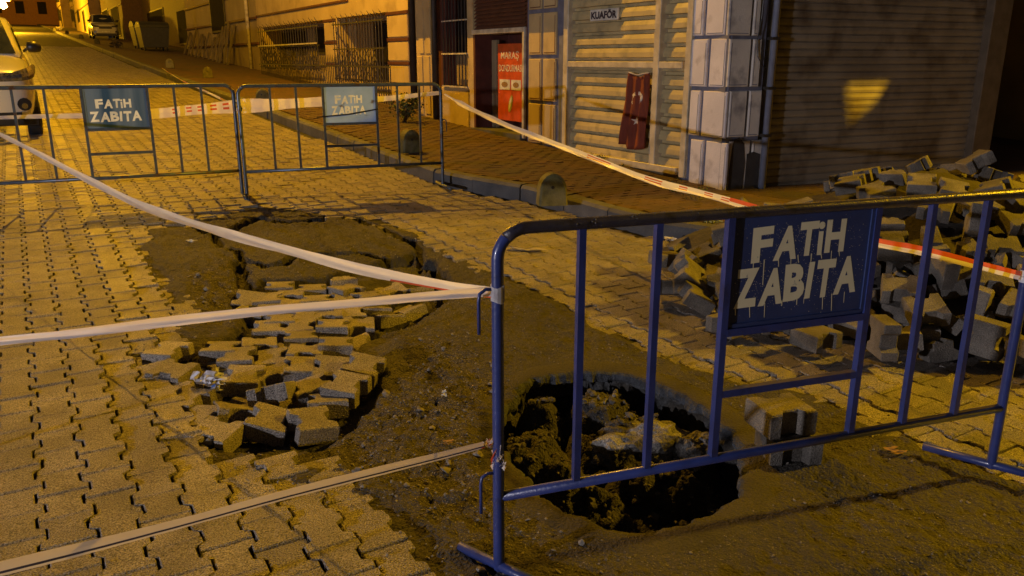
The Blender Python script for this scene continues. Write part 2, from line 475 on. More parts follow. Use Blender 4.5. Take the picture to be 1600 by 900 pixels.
def ground_height(S, T_, hole=True):
    base = gzn(S, T_)
    h = np.full(S.shape, -.024) + fbm(S, T_, 30, 2, 3) * .006
    dd = sdist(S, T_, DIRT) + .02 + fbm(S, T_, 9, 4, 8) * .13
    k = sstep(-.015, .03, dd)
    fine = fbm(S, T_, 30, 3, 5) * .026 + fbm(S, T_, 8, 3, 6) * .022
    undul = fbm(S, T_, 2.2, 3, 12) * .025
    hd0 = sdist(S, T_, HOLE); fine = fine * (1 - .75 * sstep(-.30, -.16, hd0))
    h = h * (1 - k) + k * (-.006 + fine + undul * sstep(0, .5, dd) )
    grav = sstep(-.08, .12, sdist(S, T_, GRAV) + fbm(S, T_, 7, 3, 31) * .12) * k
    h += grav * (fbm(S, T_, 42, 2, 15) * .028 + fbm(S, T_, 7, 3, 16) * .05 - .010)
    pd = sdist(S, T_, PIT) + fbm(S, T_, 9, 3, 21) * .07
    kp = sstep(-.01, .05, pd)
    deep = -.112 - .05 * sstep(.1, .5, pd) + fbm(S, T_, 12, 4, 23) * .05
    h = h * (1 - kp) + kp * deep
    for i, (ln, w_, d_) in enumerate(CRACKS):
        cd = ldist(S + fbm(S, T_, 9, 3, 40 + i) * .09, T_ + fbm(S, T_, 9, 3, 60 + i) * .09, ln)
        h -= d_ * 1.7 * (1 - sstep(w_ * .5, w_ * 1.15, cd)) * (1 - kp)
    # slabs beside the sunken part tip towards it
    tip = sstep(-.45, .0, pd) * (1 - kp)
    h -= tip * .035
    sl = sstep(-.05, .40, sdist(S, T_, SLOPE) + fbm(S, T_, 6, 3, 73) * .15)
    h -= sl * .13
    h += sl * fbm(S, T_, 11, 4, 77) * .12
    if not hole: return base + h
    hd = hd0 + .085
    kh = sstep(-.004, .02, hd)
    floor = -.31 + fbm(S, T_, 8, 4, 83) * .14
    for px, py, r, hh in CHUNKS:
        s0, t0 = gpt(px, py, -.17)
        dr = np.hypot(S - s0, T_ - t0) / r + fbm(S, T_, 10, 3, int(px)) * .5
        floor = np.maximum(floor, (-.42 + hh) * 1.0 - .5 * np.maximum(dr - .55, 0) ** 1.3 * r * 4 + fbm(S, T_, 22, 3, int(py)) * .07)
    floor += fbm(S, T_, 26, 3, 91) * .07
    h = h * (1 - kh) + np.minimum(floor, -.07) * kh
    return base + h, k, grav, np.maximum(kh, sl * .8), kp

def lin(a, b, st): return list(np.arange(a, b - 1e-9, st))
sv = [-14, -8, -4, -2, -1, -.3, .1, .4] + lin(.6, 3.6, .017) + lin(3.6, 6.0, .022) + lin(6.0, 9.0, .035) + lin(9, 14, .1) + lin(14, 30, .5) + lin(30, 60, 2) + lin(60, 241, 10)
tv = [-60, -30, -14, -8, -5, -3.5, -2.6, -2.0] + lin(-1.6, -.3, .06) + lin(-.3, 3.9, .019) + lin(3.9, 5.2, .05) + lin(5.2, 8, .3) + [8, 9, 12, 18, 30, 60]
Sg, Tg = np.meshgrid(np.array(sv, float), np.array(tv, float), indexing='ij')
Hg, Kd, Kg, Kh, Kp = ground_height(Sg, Tg)
Xg = Sg * U[0] + Tg * T[0]; Yg = Sg * U[1] + Tg * T[1]
ns, nt_ = Sg.shape
co = np.stack([Xg, Yg, Hg], -1).reshape(-1, 3).astype(np.float32)
ii = np.arange(ns * nt_).reshape(ns, nt_)
q = np.stack([ii[:-1, :-1], ii[:-1, 1:], ii[1:, 1:], ii[1:, :-1]], -1).reshape(-1, 4)
me = bpy.data.meshes.new("road")
me.vertices.add(len(co)); me.vertices.foreach_set("co", co.ravel())
me.loops.add(q.size); me.loops.foreach_set("vertex_index", q.ravel().astype(np.int32))
me.polygons.add(len(q)); me.polygons.foreach_set("loop_start", np.arange(0, q.size, 4, dtype=np.int32))
me.update(calc_edges=True)
at = me.attributes.new("zone", 'FLOAT_COLOR', 'POINT')
zc = np.stack([Kd, Kg, Kh, Kp], -1).reshape(-1, 4).astype(np.float32)
at.data.foreach_set("color", zc.ravel())
me.polygons.foreach_set("use_smooth", [True] * len(me.polygons))

def ground_material():
    m = bpy.data.materials.new("road_surface"); m.use_nodes = True
    t = m.node_tree; N = t.nodes; Lk = t.links; b = N["Principled BSDF"]
    b.inputs["Roughness"].default_value = .78
    geo = N.new("ShaderNodeNewGeometry")
    def noise(s, det=4):
        n = N.new("ShaderNodeTexNoise"); n.inputs["Scale"].default_value = s; n.inputs["Detail"].default_value = det
        Lk.new(geo.outputs["Position"], n.inputs["Vector"]); return n.outputs["Fac"]
    def ramp(f, a, bb, ca, cb):
        r = N.new("ShaderNodeValToRGB"); e = r.color_ramp.elements
        e[0].position = a; e[1].position = bb; e[0].color = tuple(ca) + (1,); e[1].color = tuple(cb) + (1,)
        Lk.new(f, r.inputs[0]); return r.outputs[0]
    def mix(f, a, bb):
        x = N.new("ShaderNodeMix"); x.data_type = 'RGBA'
        Lk.new(f, x.inputs[0]); Lk.new(a, x.inputs[6]); Lk.new(bb, x.inputs[7]); return x.outputs[2]
    at = N.new("ShaderNodeAttribute"); at.attribute_name = "zone"
    sep = N.new("ShaderNodeSeparateColor"); Lk.new(at.outputs["Color"], sep.inputs[0])
    joint = ramp(noise(40), .4, .6, (.05, .042, .033), (.025, .022, .018))
    asph = ramp(noise(3.5, 6), .38, .62, (.044, .038, .027), (.021, .018, .014))
    asph = mix(ramp(noise(170, 3), .56, .70, (0, 0, 0), (1, 1, 1)), asph, ramp(noise(40), .3, .7, (.30, .27, .22), (.10, .09, .075)))
    asph = mix(ramp(noise(130, 3), .42, .50, (.75, .75, .75), (0, 0, 0)), asph, ramp(noise(9), 0, 1, (.03, .027, .02), (.05, .045, .035)))
    grav = ramp(noise(70, 5), .38, .62, (.058, .048, .034), (.022, .019, .015))
    grav = mix(ramp(noise(150, 3), .60, .68, (0, 0, 0), (1, 1, 1)), grav, ramp(noise(9), 0, 1, (.3, .27, .2), (.24, .2, .16)))
    soil = ramp(noise(18, 5), .35, .65, (.052, .047, .040), (.022, .020, .018))
    asph = mix(ramp(noise(1.7, 5), .45, .62, (0, 0, 0), (.8, .8, .8)), asph, ramp(noise(60), .3, .7, (.022, .019, .015), (.04, .034, .026)))
    c = mix(sep.outputs[0], joint, asph)
    c = mix(sep.outputs[1], c, grav)
    c = mix(at.outputs["Alpha"], c, soil)
    c = mix(sep.outputs[2], c, soil)
    Lk.new(c, b.inputs["Base Color"])
    bn = N.new("ShaderNodeBump"); bn.inputs["Strength"].default_value = 1.0; bn.inputs["Distance"].default_value = .022
    ad = N.new("ShaderNodeMath"); ad.operation = 'MULTIPLY_ADD'; ad.inputs[1].default_value = 1.3
    Lk.new(noise(32, 4), ad.inputs[0]); Lk.new(noise(95, 7), ad.inputs[2]); Lk.new(ad.outputs[0], bn.inputs["Height"]); Lk.new(bn.outputs[0], b.inputs["Normal"])
    return m
me.materials.append(ground_material())
road = bpy.data.objects.new("road", me); C.objects.link(road); road["kind"] = "structure"

def dirt_inside(pts, poly=None):
    a = np.array(pts)
    return sdist(a[:, 0], a[:, 1], poly or DIRT)
def hgt(s, t):
    return float(ground_height(np.array([s]), np.array([t]))[0][0])

# ---- interlocking pavers
PL, PW, PA = .175, .145, .0135
def paver_poly(gap=.006, zgap=.009):
    L = PL - gap; hw = PW / 2 + PA - zgap / 2; nw = PW / 2 - PA - zgap / 2
    ys = [(-L / 2, hw), (-L * .29, hw), (-L * .19, nw), (L * .19, nw), (L * .29, hw), (L / 2, hw)]
    return [(y, -x) for y, x in ys][::1] + [(y, x) for y, x in reversed(ys)]      # (s, t) pairs
def paver_poly_half(gap=.006, zgap=.009):
    L = PL / 2 - gap; hw = PW / 2 + PA - zgap / 2; nw = PW / 2 - PA - zgap / 2
    return [(-L / 2, -hw), (-.02, -hw), (.0, -nw), (L / 2, -nw), (L / 2, nw), (.0, nw), (-.02, hw), (-L / 2, hw)]
PP = paver_poly()
pv_mesh = []
for k in range(5):
    rnd = random.Random(k)
    poly = [(x + rnd.uniform(-.0022, .0022), y + rnd.uniform(-.0022, .0022)) for x, y in PP]
    b_ = MB(); b_.prism(poly, Matrix.Identity(4), -.06, 0, .0045, bottom=False)
    pv_mesh.append(b_.mesh("paver", M['paver']))
ang = math.atan2(U[1], U[0])            # local x runs up the street
def kerb_t(s):
    best = 99
    for i in range(len(KERB) - 1):
        (s1, t1), (s0, t0) = KERB[i], KERB[i + 1]
        if s0 <= s <= s1:
            return t0 + (t1 - t0) * (s - s0) / (s1 - s0)
    return 99
cells = []
NC = int(62 / PL)
for ci in range(-14, 100):
    t = (ci + .5) * PW
    if t > 14: continue
    for ri in range(2, NC + 3):
        s = ri * PL + (PL / 2 if ci % 2 else 0) + .03
        if s > 9 and t > 3.8: break
        if s > 24 and t < -2: continue
        if s > 40 and t > 4: continue
        if s < 4.6 and t > 13: continue
        cells.append((s, t))
dd = dirt_inside(cells)
pk = dirt_inside(cells, PAVPOLY)
pj = dirt_inside(cells, PIT)
near = []; far = []
for (s, t), d_, k_ in zip(cells, dd, pk):
    if d_ > .035 or k_ > -.06: continue
    x, y = W2(s, t); z = gz(s, t)
    px, py = project(x, y, z)
    D = math.hypot(x, y)
    vis = -40 < px < 1640 and -20 < py < 940
    if vis and s < 14 and D < 9: near.append((D, s, t, px, py))
    elif (px > -400 and px < 2100 and py < 1300) : far.append((s, t))
near.sort()
far += [(s, t) for _, s, t, _, _ in near[298:]]
rp = random.Random(4)
def paver_matrix(s, t, jig=1.0):
    x, y = W2(s, t)
    ed = float(dirt_inside([(s, t)])[0])
    sag = 0
    if ed > -.30:
        k_ = 1 - max(0, -ed) / .30
        sag = -.016 * k_ + rp.uniform(-.012, .003) * k_ * k_; jig = jig * (1 + 2.2 * k_ * k_)
    z = gz(s, t) + sag + rp.gauss(0, .0022) * jig
    return Matrix.Translation((x, y, z)) @ Matrix.Rotation(ang + rp.gauss(0, .012) * jig, 4, 'Z') @ Matrix.Rotation(rp.gauss(0, .012) * jig, 4, 'X') @ Matrix.Rotation(-math.atan(.045 * (1 / (1 + math.exp(-(s - 3) / .8)))) + rp.gauss(0, .012) * jig, 4, 'Y')
for D, s, t, px, py in near[:298]:
    o = bpy.data.objects.new("paver", rp.choice(pv_mesh)); C.objects.link(o); o.parent = road
    o.matrix_world = paver_matrix(s, t)
    if rp.random() < .05:                        # a joint across the middle: the paver is two halves
        pass
# the rest as one mesh
fm = MB()
PPf = PP
for s, t in far:
    lim = 12
    if s < 64: fm.prism(PPf, paver_matrix(s, t, 1.0 if s < lim else .8), -.04, 0, .0045 if s < lim else 0, bottom=False)
    else:
        x, y = W2(s, t); z = gz_(s, t); b0 = len(fm.v)
        fm.v += [(x + px_ * U[0] + py_ * T[0], y + px_ * U[1] + py_ * T[1], z) for px_, py_ in PPf]
        fm.f.append(tuple(range(b0, b0 + len(PPf)))[::-1]); fm.m.append(0)
o = fm.build("pavers", M['paver'], road, kind="stuff")

# ---- raised pavement and kerb stones
def pave_z(s, t): return gz_(s, t) + PAVE_H
pb = MB()
srow = lin(-2, 14, .5) + lin(14, 40, 2) + lin(40, 151, 10)
KB = [(KERB[i], KERB[i + 1]) for i in range(len(KERB) - 1)]
def offset_line(line, off):
    out = []
    for i, p in enumerate(line):
        a = line[max(0, i - 1)]; b = line[min(len(line) - 1, i + 1)]
        dx, dy = b[0] - a[0], b[1] - a[1]; L = math.hypot(dx, dy)
        out.append((p[0] - dy / L * off, p[1] + dx / L * off))
    return out
inner = offset_line(KERB, -.0)
# make sure "inner" goes to larger t (pavement side)
kin = offset_line(KERB, .14)
if kin[5][1] < KERB[5][1]: kin = offset_line(KERB, -.14)
def dense(line, st):
    out = []
    for i in range(len(line) - 1):
        (a, b), (c, d) = line[i], line[i + 1]
        L = math.hypot(c - a, d - b); n = max(1, int(L / st))
        n = min(n, 60)
        for j in range(n): out.append((a + (c - a) * j / n, b + (d - b) * j / n))
    out.append(line[-1]); return out
kd = dense(kin, .5)
NB = 14
vs = []
for (s, t) in kd:
    # reach across to the walls: straight street or round the corner
    if s > 5.2: e = (s + .0, 8.6 if s > 13 else 6.6)
    else: e = (max(s, 3) + 6.5, t + 5)
    for j in range(NB + 1):
        f = j / NB
        ss, tt = s + (e[0] - s) * f, t + (e[1] - t) * f
        x, y = W2(ss, tt); vs.append((x, y, pave_z(ss, min(tt, 9)) - .012))
fs = []
for i in range(len(kd) - 1):
    for j in range(NB):
        a = i * (NB + 1) + j
        fs.append((a, a + 1, a + NB + 2, a + NB + 1))
pb.add(vs, fs)
pavement = pb.build("pavement", M['pavbrick'], None, smooth=False, kind="structure")
# pavement bricks: laid across, joined
bb = MB(); rb_ = random.Random(9)
BL, BW = .20, .10
for r_ in range(int(2.6 / BW)):
    pass
sr = 4.4; row = 0
brk = []
while sr < 16:
    tq = 3.9 + (BL / 2 if row % 2 else 0)
    while tq < 9.5:
        brk.append((sr, tq)); tq += BL
    sr += BW; row += 1
inp = dirt_inside(brk, PAVPOLY)
for (s, t), k_ in zip(brk, inp):
    if k_ < .20: continue
    if s > 6.2 and t > 6.35: continue
    if s > 13 and t > 6.3: continue
    x, y = W2(s, t)
    Mx = Matrix.Translation((x, y, pave_z(s, t) + rb_.gauss(0, .0018))) @ Matrix.Rotation(ang, 4, 'Z') @ Matrix.Rotation(rb_.gauss(0, .014), 4, 'X') @ Matrix.Rotation(-.04 + rb_.gauss(0, .014), 4, 'Y')
    hx, hy = BW / 2 - .003, BL / 2 - .003
    bb.prism([(-hx, -hy), (hx, -hy), (hx, hy), (-hx, hy)], Mx, -.03, 0, 0, bottom=False)
bb.build("paving_bricks", M['pavbrick'], pavement, kind="stuff")

kerb = bpy.data.objects.new("kerb", None); C.objects.link(kerb); kerb["kind"] = "structure"
kerb.location = (W2(7, 4.2)[0], W2(7, 4.2)[1], 0)
# stones along the line
pts = KERB
segs = []
acc = dense(KERB, .05)
stone = []; L = 0; cur = [acc[0]]
line = [p for p in KERB]
def walk(line, step):
    out = [line[0]]; rem = step
    for i in range(len(line) - 1):
        a = np.array(line[i]); b = np.array(line[i + 1]); L = np.linalg.norm(b - a); pos = 0
        while L - pos >= rem:
            pos += rem; out.append(tuple(a + (b - a) * pos / L)); rem = step
        rem -= (L - pos)
    return out
sidx = 1 if offset_line(KERB, .14)[5][1] > KERB[5][1] else -1
far_line = [p for p in KERB if p[0] > 24]
near_line = [p for p in KERB if p[0] <= 24.8]
rk = random.Random(3)
def kerb_stone(a, b, bl=.012):
    (s0, t0), (s1, t1) = a, b
    dx, dy = s1 - s0, t1 - t0; L = math.hypot(dx, dy)
    nx, ny = -dy / L * sidx, dx / L * sidx
    g = .006
    ux, uy = dx / L, dy / L
    m = MB()
    prof = [(0, -.08), (.004, PAVE_H + .012 - .03), (.03, PAVE_H + .012), (.14, PAVE_H + .014), (.14, -.08)]
    jz = rk.gauss(0, .004); jn = rk.gauss(0, .005)
    vs = []
    for (s, t) in ((s0 + ux * g, t0 + uy * g), (s1 - ux * g, t1 - uy * g)):
        for o_, z_ in prof:
            ss, tt = s + nx * (o_ + jn), t + ny * (o_ + jn)
            x, y = W2(ss, tt); vs.append((x, y, gz_(s, t) + z_ + jz))
    n = len(prof)
    fs = [(i, (i + 1) % n, n + (i + 1) % n, n + i) for i in range(n)] + [tuple(range(n))[::-1], tuple(range(n, 2 * n))]
    m.add(vs, fs)
    m.build("kerb_stone", M['kerb'], kerb)
wl = walk(near_line, .62)
for i in range(len(wl) - 1): kerb_stone(wl[i], wl[i + 1])
wl = walk([(150, 3.6), (24.8, 3.62)], 2.4)
for i in range(len(wl) - 1): kerb_stone(wl[i], wl[i + 1])

# ---- loose stones on the broken ground
rg = random.Random(21)
gm = MB(); gm2 = MB()
ico = [(0, 0, 1), (.89, 0, .45), (.28, .85, .45), (-.72, .53, .45), (-.72, -.53, .45), (.28, -.85, .45), (.72, .53, -.45), (-.28, .85, -.45), (-.89, 0, -.45), (-.28, -.85, -.45), (.72, -.53, -.45), (0, 0, -1)]
icf = [(0, 1, 2), (0, 2, 3), (0, 3, 4), (0, 4, 5), (0, 5, 1), (1, 6, 2), (2, 7, 3), (3, 8, 4), (4, 9, 5), (5, 10, 1), (6, 7, 2), (7, 8, 3), (8, 9, 4), (9, 10, 5), (10, 6, 1), (11, 7, 6), (11, 8, 7), (11, 9, 8), (11, 10, 9), (11, 6, 10)]
cand = []
NS = 52000
sa = np.array([rg.uniform(1.0, 7.2) for _ in range(NS)]); ta = np.array([rg.uniform(-.2, 5.0) for _ in range(NS)])
hh, kd_, kg_, kh_, kp_ = ground_height(sa, ta)
clump = fbm(sa, ta, 3.0, 3, 55)
onk = sdist(sa, ta, PAVPOLY)
edg = sdist(sa, ta, DIRT)
for s, t, h, a, b, c, p, cl, ok, ed_ in zip(sa, ta, hh, kd_, kg_, kh_, kp_, clump, onk, edg):
    if ok > 0: continue
    pr = .085 * (1 if a > .5 else .10) + (.38 * max(0, 1 + ed_ / .22) if a < .5 else 0) + (.10 * a if cl > .05 else 0) + .25 * b + .15 * c + .2 * p
    if s > 4.5: pr *= .6
    if rg.random() > pr: continue
    cand.append((s, t, h if a > .3 else gz(s, t) , a, b, c, p))
def pebble(mb, x, y, z, r, rr):
    a = rr.uniform(0, 6.28); ca, sa_ = math.cos(a), math.sin(a)
    ex, ey, ez = r * rr.uniform(.7, 1.5), r * rr.uniform(.6, 1.1), r * rr.uniform(.4, .9)
    tl = rr.uniform(-.5, .5)
    v = []
    for (p0, p1, p2) in ico:
        j = rr.uniform(.75, 1.2)
        X, Y, Z = p0 * ex * j, p1 * ey * j, p2 * ez * j
        Z += X * tl
        v.append((x + X * ca - Y * sa_, y + X * sa_ + Y * ca, z + Z))
    mb.add(v, icf)
for s, t, h, a, b, c, p in cand:
    x, y = W2(s, t)
    r = rg.choice([.0025, .003, .003, .004, .005, .006]) * (1.0 if b < .3 and c < .3 else 1.25)
    if rg.random() < .02 and (b > .3 or c > .3): r = rg.uniform(.012, .026)
    pebble(gm, x, y, h + r * .3, r, rg)
for k in range(1500):
    s, t = rg.uniform(1.2, 5.6), rg.uniform(.2, 3.4)
    if sdist(np.array([s]), np.array([t]), GRAV)[0] < -.12 or sdist(np.array([s]), np.array([t]), HOLE)[0] > -.12: continue
    if rg.random() > .30: continue
    r = rg.choice([.007, .009, .009, .012, .016, .022]); x, y = W2(s, t); pebble(gm, x, y, hgt(s, t) + r * .25, r, rg)
gm.build("gravel", M['gravel'], None, kind="stuff")
# ragged wall of the hole: thin road crust on top, undercut earth below
def hole_wall():
    rim = []
    n = len(HOLE)
    for i in range(n):
        (a0, b0), (a1, b1) = HOLE[i], HOLE[(i + 1) % n]
        L = math.hypot(a1 - a0, b1 - b0); k = max(1, int(L / .012))
        for j in range(k): rim.append((a0 + (a1 - a0) * j / k, b0 + (b1 - b0) * j / k))
    for _ in range(6):
        rim = [((rim[i - 1][0] + rim[i][0] * 2 + rim[(i + 1) % len(rim)][0]) / 4, (rim[i - 1][1] + rim[i][1] * 2 + rim[(i + 1) % len(rim)][1]) / 4) for i in range(len(rim))]
    a = np.array(rim); N = len(a)
    d = np.roll(a, -1, 0) - np.roll(a, 1, 0); L = np.hypot(d[:, 0], d[:, 1])[:, None]; nrm = np.stack([d[:, 1], -d[:, 0]], 1) / L
    if sdist(np.array([a[0, 0] + nrm[0, 0] * .02]), np.array([a[0, 1] + nrm[0, 1] * .02]), HOLE)[0] > 0: nrm = -nrm
    th = np.arange(N) * .012
    jag = fbm(a[:, 0], a[:, 1], 7, 4, 301) * .10 + fbm(a[:, 0], a[:, 1], 30, 3, 302) * .028
    prof = [(.15, None), (.11, -.001), (.05, .001), (.012, 0), (.0, -.006), (-.002, -.028), (.004, -.046), (.022, -.056), (.03, -.085), (.034, -.12), (.04, -.16), (.045, -.20), (.05, -.25), (.055, -.31), (.05, -.38), (.03, -.46), (-.02, -.55)]
    base0 = a + nrm * .15
    g0 = ground_height(base0[:, 0], base0[:, 1], True)[0]
    gl = ground_height(a[:, 0], a[:, 1], False)
    vs = []
    for k, (o, z) in enumerate(prof):
        off = o + (jag if k > 0 else 0) * (1 if k > 2 else .5)
        if k >= 6: off = off + fbm(a[:, 0] * 1 + k * .31, a[:, 1] + k * .17, 13, 4, 310) * .10 * min(1, (k - 5) / 3) + fbm(a[:, 0] + k * .9, a[:, 1], 40, 2, 320) * .035
        p = a + nrm * off[:, None] if hasattr(off, 'shape') and np.ndim(off) else a + nrm * off
        if k == 0: zz = g0 - .004
        elif k < 4: gg = ground_height(p[:, 0], p[:, 1], False); zz = gg + .004
        else: zz = gl + z + fbm(a[:, 0], a[:, 1], 20, 2, 330 + k) * (.012 if k > 5 else .006)
        for q in range(N):
            x, y = W2(p[q, 0], p[q, 1]); vs.append((x, y, zz[q]))
    m = MB(); K = len(prof)
    m.v = vs
    for k in range(K - 1):
        for q in range(N):
            q2 = (q + 1) % N
            m.f.append((k * N + q, k * N + q2, (k + 1) * N + q2, (k + 1) * N + q)); m.m.append(0 if k < 3 else (1 if k < 6 else 2))
    return m
hw = hole_wall()
crust = mat('road_crust_edge', (.055, .062, .072), (.025, .028, .032), scale=25, rough=.85, bump=1.0, bscale=120, grain=.6, gscale=200)
crust_top = mat('road_crust_top', (.044, .038, .027), (.021, .018, .014), scale=3.5, rough=.78, bump=1.0, bscale=95, grain=.5, gscale=170)
earth_wall = mat('hole_earth_wall', (.06, .063, .066), (.018, .018, .017), scale=26, rough=.95, bump=1.0, bscale=55, grain=.5, gscale=120, stain=(.03, .026, .02), stscale=8, sttr=(.45, .6))
hwo = hw.build("hole_wall", [crust_top, crust, earth_wall], road, smooth=True)
for pl_ in hwo.data.polygons:
    if pl_.material_index > 0: pl_.use_smooth = False
# lumps of broken road base inside the hole
import bmesh
from mathutils import noise as mn
def rough_lump(mb, c, size, rz, seed, sub=4, amp=.35):
    bm = bmesh.new(); bmesh.ops.create_icosphere(bm, subdivisions=sub, radius=1.0)
    off = Vector((seed * 3.7, seed * 1.3, seed * 7.1)); cr, sr_ = math.cos(rz), math.sin(rz)
    vs = []
    for v in bm.verts:
        p = v.co.copy()
        f1 = mn.voronoi(p * 1.5 + off)[0][0]; f2 = mn.fractal(p * 2.6 + off, 1.0, 2.0, 4); f3 = mn.voronoi(p * 4.5 + off)[0][0]
        r = 1 - amp * f1 + amp * .55 * f2 - amp * .35 * f3 + .12
        x, y, z = p.x * r * size[0], p.y * r * size[1], p.z * r * size[2]
        vs.append((c[0] + x * cr - y * sr_, c[1] + x * sr_ + y * cr, c[2] + z))
    fs = [tuple(v.index for v in f.verts) for f in bm.faces]
    bm.free(); mb.add(vs, fs)
M['rubble'] = mat('road_base_rubble', (.25, .24, .22), (.10, .095, .088), scale=14, rough=.9, bump=1.0, bscale=70, grain=.6, gscale=150, stain=(.045, .04, .034), stscale=9, sttr=(.48, .62))
for px, py, off_, sz, lab, sd in ((1000, 690, -.14, (.26, .15, .14), "large rough grey lump of broken road base in the middle of the hole", 1),
        (940, 652, -.15, (.09, .08, .13), "pale-topped lump rising at the left of the large lump in the hole", 2),
        (1085, 700, -.15, (.14, .10, .10), "flat dark lump at the right end of the rubble in the hole", 3),
        (845, 668, -.20, (.055, .06, .10), "brown earth pillar standing in the left part of the hole", 4),
        (1010, 742, -.22, (.06, .045, .04), "small pale lump in front of the large lump in the hole", 5)):
    s, t = gpt(px, py, off_); x, y = W2(s, t); q_ = MB(); rough_lump(q_, (x, y, gz(s, t) + off_ - sz[2] * .25), sz, R(15 * sd), sd, 4)
    tag(q_.build("rubble_lump", M['rubble']), lab, "rubble")
gm2 = MB()
rl = random.Random(77)
for k in range(520):
    px, py = rl.uniform(795, 1150), rl.uniform(640, 825)
    s, t = gpt(px, py, -.20)
    if dirt_inside([(s, t)], HOLE)[0] < .02: continue
    r = rl.choice([.006, .008, .010, .013, .018, .024]); x, y = W2(s, t)
    if r > .02: rough_lump(gm2, (x, y, hgt(s, t) + r * .3), (r * 1.2, r, r * .8), rl.uniform(0, 3), k, 2, .5)
    else: pebble(gm2, x, y, hgt(s, t) + r * .3, r, rl)
gm2.build("hole_rubble", mat('hole_stones', (.10, .092, .08), (.04, .037, .032), scale=20, rough=.9, bump=.8), None, kind="stuff")

# ================================================================== BUILDINGS
def text_mb(mb, body, xdir, zdir, nrm, org, size, bold=.0, spacing=1.0, shear=0.0, ext=.002, fit=None, res=3):
    """adds flat raised lettering to mb. org = lower left corner; fit=(w,h) scales the word to that box"""
    cu = bpy.data.curves.new("t", 'FONT'); cu.body = body; cu.size = 1.0; cu.offset = bold; cu.extrude = 0
    cu.space_character = spacing; cu.shear = shear; cu.resolution_u = res
    o = bpy.data.objects.new("t", cu); C.objects.link(o)
    dg = bpy.context.evaluated_depsgraph_get()
    m = bpy.data.meshes.new_from_object(o.evaluated_get(dg))
    vs = [tuple(v.co) for v in m.vertices]; fs = [tuple(p.vertices) for p in m.polygons]
    bpy.data.objects.remove(o); bpy.data.curves.remove(cu); bpy.data.meshes.remove(m)
    if not vs: return
    x0 = min(v[0] for v in vs); x1 = max(v[0] for v in vs); y0 = min(v[1] for v in vs); y1 = max(v[1] for v in vs)
    sx = fit[0] / (x1 - x0) if fit else size; sy = fit[1] / (y1 - y0) if fit else size
    X, Z, N_, O = Vector(xdir), Vector(zdir), Vector(nrm), Vector(org)
    out = [O + X * ((v[0] - x0) * sx) + Z * ((v[1] - y0) * sy) + N_ * ext for v in vs]
    mb.add(out, fs)

F1 = street_frame(6.2)
F1.name = 'street'
XD = (-U[0], -U[1], 0)                  # reading direction on the street walls
ND = (-T[0], -T[1], 0)
def place(o3, fr, a, z=0, o=0):
    p = fr.P(a, o, z); return p

def wallbox(mb, fr, a0, a1, z0, z1, o0, o1): mb.box(fr, a0, a1, z0, z1, o0, o1)

# ---------- corner shop (cream frame, slatted shutter, whitewashed corner column)
sL = F1.hit(878, 170)[0]; sR = F1.hit(1068, 170)[0]; sC = F1.hit(1136, 150)[0]
sB = F1.hit(823, 150)[0]
base = F1.P(sL, 0, 0)
shop = thing("corner_shop", "corner shop with closed olive slatted shutter, cream frame and whitewashed block column", "shop", (base[0], base[1], .3))
zg = lambda s: pave_z(s, 6.2)
# walls: everything behind the shutter, top and sides
m = MB()
m.box(F1, sR, sL, -.3, zg(8) + .02, -.5, -.02)                # plinth under the window
m.box(F1, sR, sB, 2.72, 7.5, -.5, -.03)                      # wall above
m.box(F1, sC, sR, -.3, 7.5, -.5, -.012)                       # behind the corner column
m.box(F1, sL, sB, -.3, 7.5, -.5, -.012)
m.box(F1, sR, sL, -.3, 7.5, -.62, -.50)
m.build("wall", M['lilacbg'], shop)
# frame members
def member(fr, x0, y0, x1, y1, o0, o1, mat_, name, parent, off=None):
    a0, a1, z0, z1 = fr.rect(x0, y0, x1, y1, o1)
    b = MB(); b.panel(fr, a0, a1, z0, z1, o0, o1, .006); return b.build(name, mat_, parent)
zb = F1.hit(970, 250)[1]
def vert(fr, px, wpx, ytop, ybot, o0, o1, mat_, name, parent, ztop=None, zbot=None, py=150):
    a0 = fr.hit(px - wpx / 2, py, o1)[0]; a1 = fr.hit(px + wpx / 2, py, o1)[0]
    z1 = fr.hit(px, ytop, o1)[1] if ztop is None else ztop
    z0 = fr.hit(px, ybot, o1)[1] if zbot is None else zbot
    b = MB(); b.panel(fr, min(a0, a1), max(a0, a1), z0, z1, o0, o1, .006); return b.build(name, mat_, parent)
zsill = F1.hit(970, 252, .03)[1]; ztr0, ztr1 = F1.hit(975, 106, .03)[1], F1.hit(975, 96, .03)[1]
vert(F1, 882, 7, 0, 0, -.12, .03, M['shopframe'], "frame_post", shop, ztop=2.72, zbot=zsill - .06)
vert(F1, 1022, 9, 0, 0, -.12, .03, M['shopframe'], "frame_post", shop, ztop=2.72, zbot=zsill - .05)
vert(F1, 1071, 9, 0, 0, -.12, .03, M['shopframe'], "frame_post", shop, ztop=2.72, zbot=zsill - .07)
a882 = F1.hit(886, 150)[0]; a1022 = F1.hit(1022, 150)[0]; a1067 = F1.hit(1066, 150)[0]
b_ = MB(); b_.panel(F1, a1067, a882, ztr0, ztr1, -.11, .026, .006); b_.build("frame_transom", M['shopframe'], shop)
b_ = MB(); b_.panel(F1, a1067, a882, zsill - .05, zsill + .03, -.11, .04, .006); b_.build("frame_sill", M['shopframe'], shop)
b_ = MB(); b_.box(F1, sR, sL, zg(8.4) - .2, zsill - .05, -.3, .0); b_.build("plinth", M['yellow2'], shop)
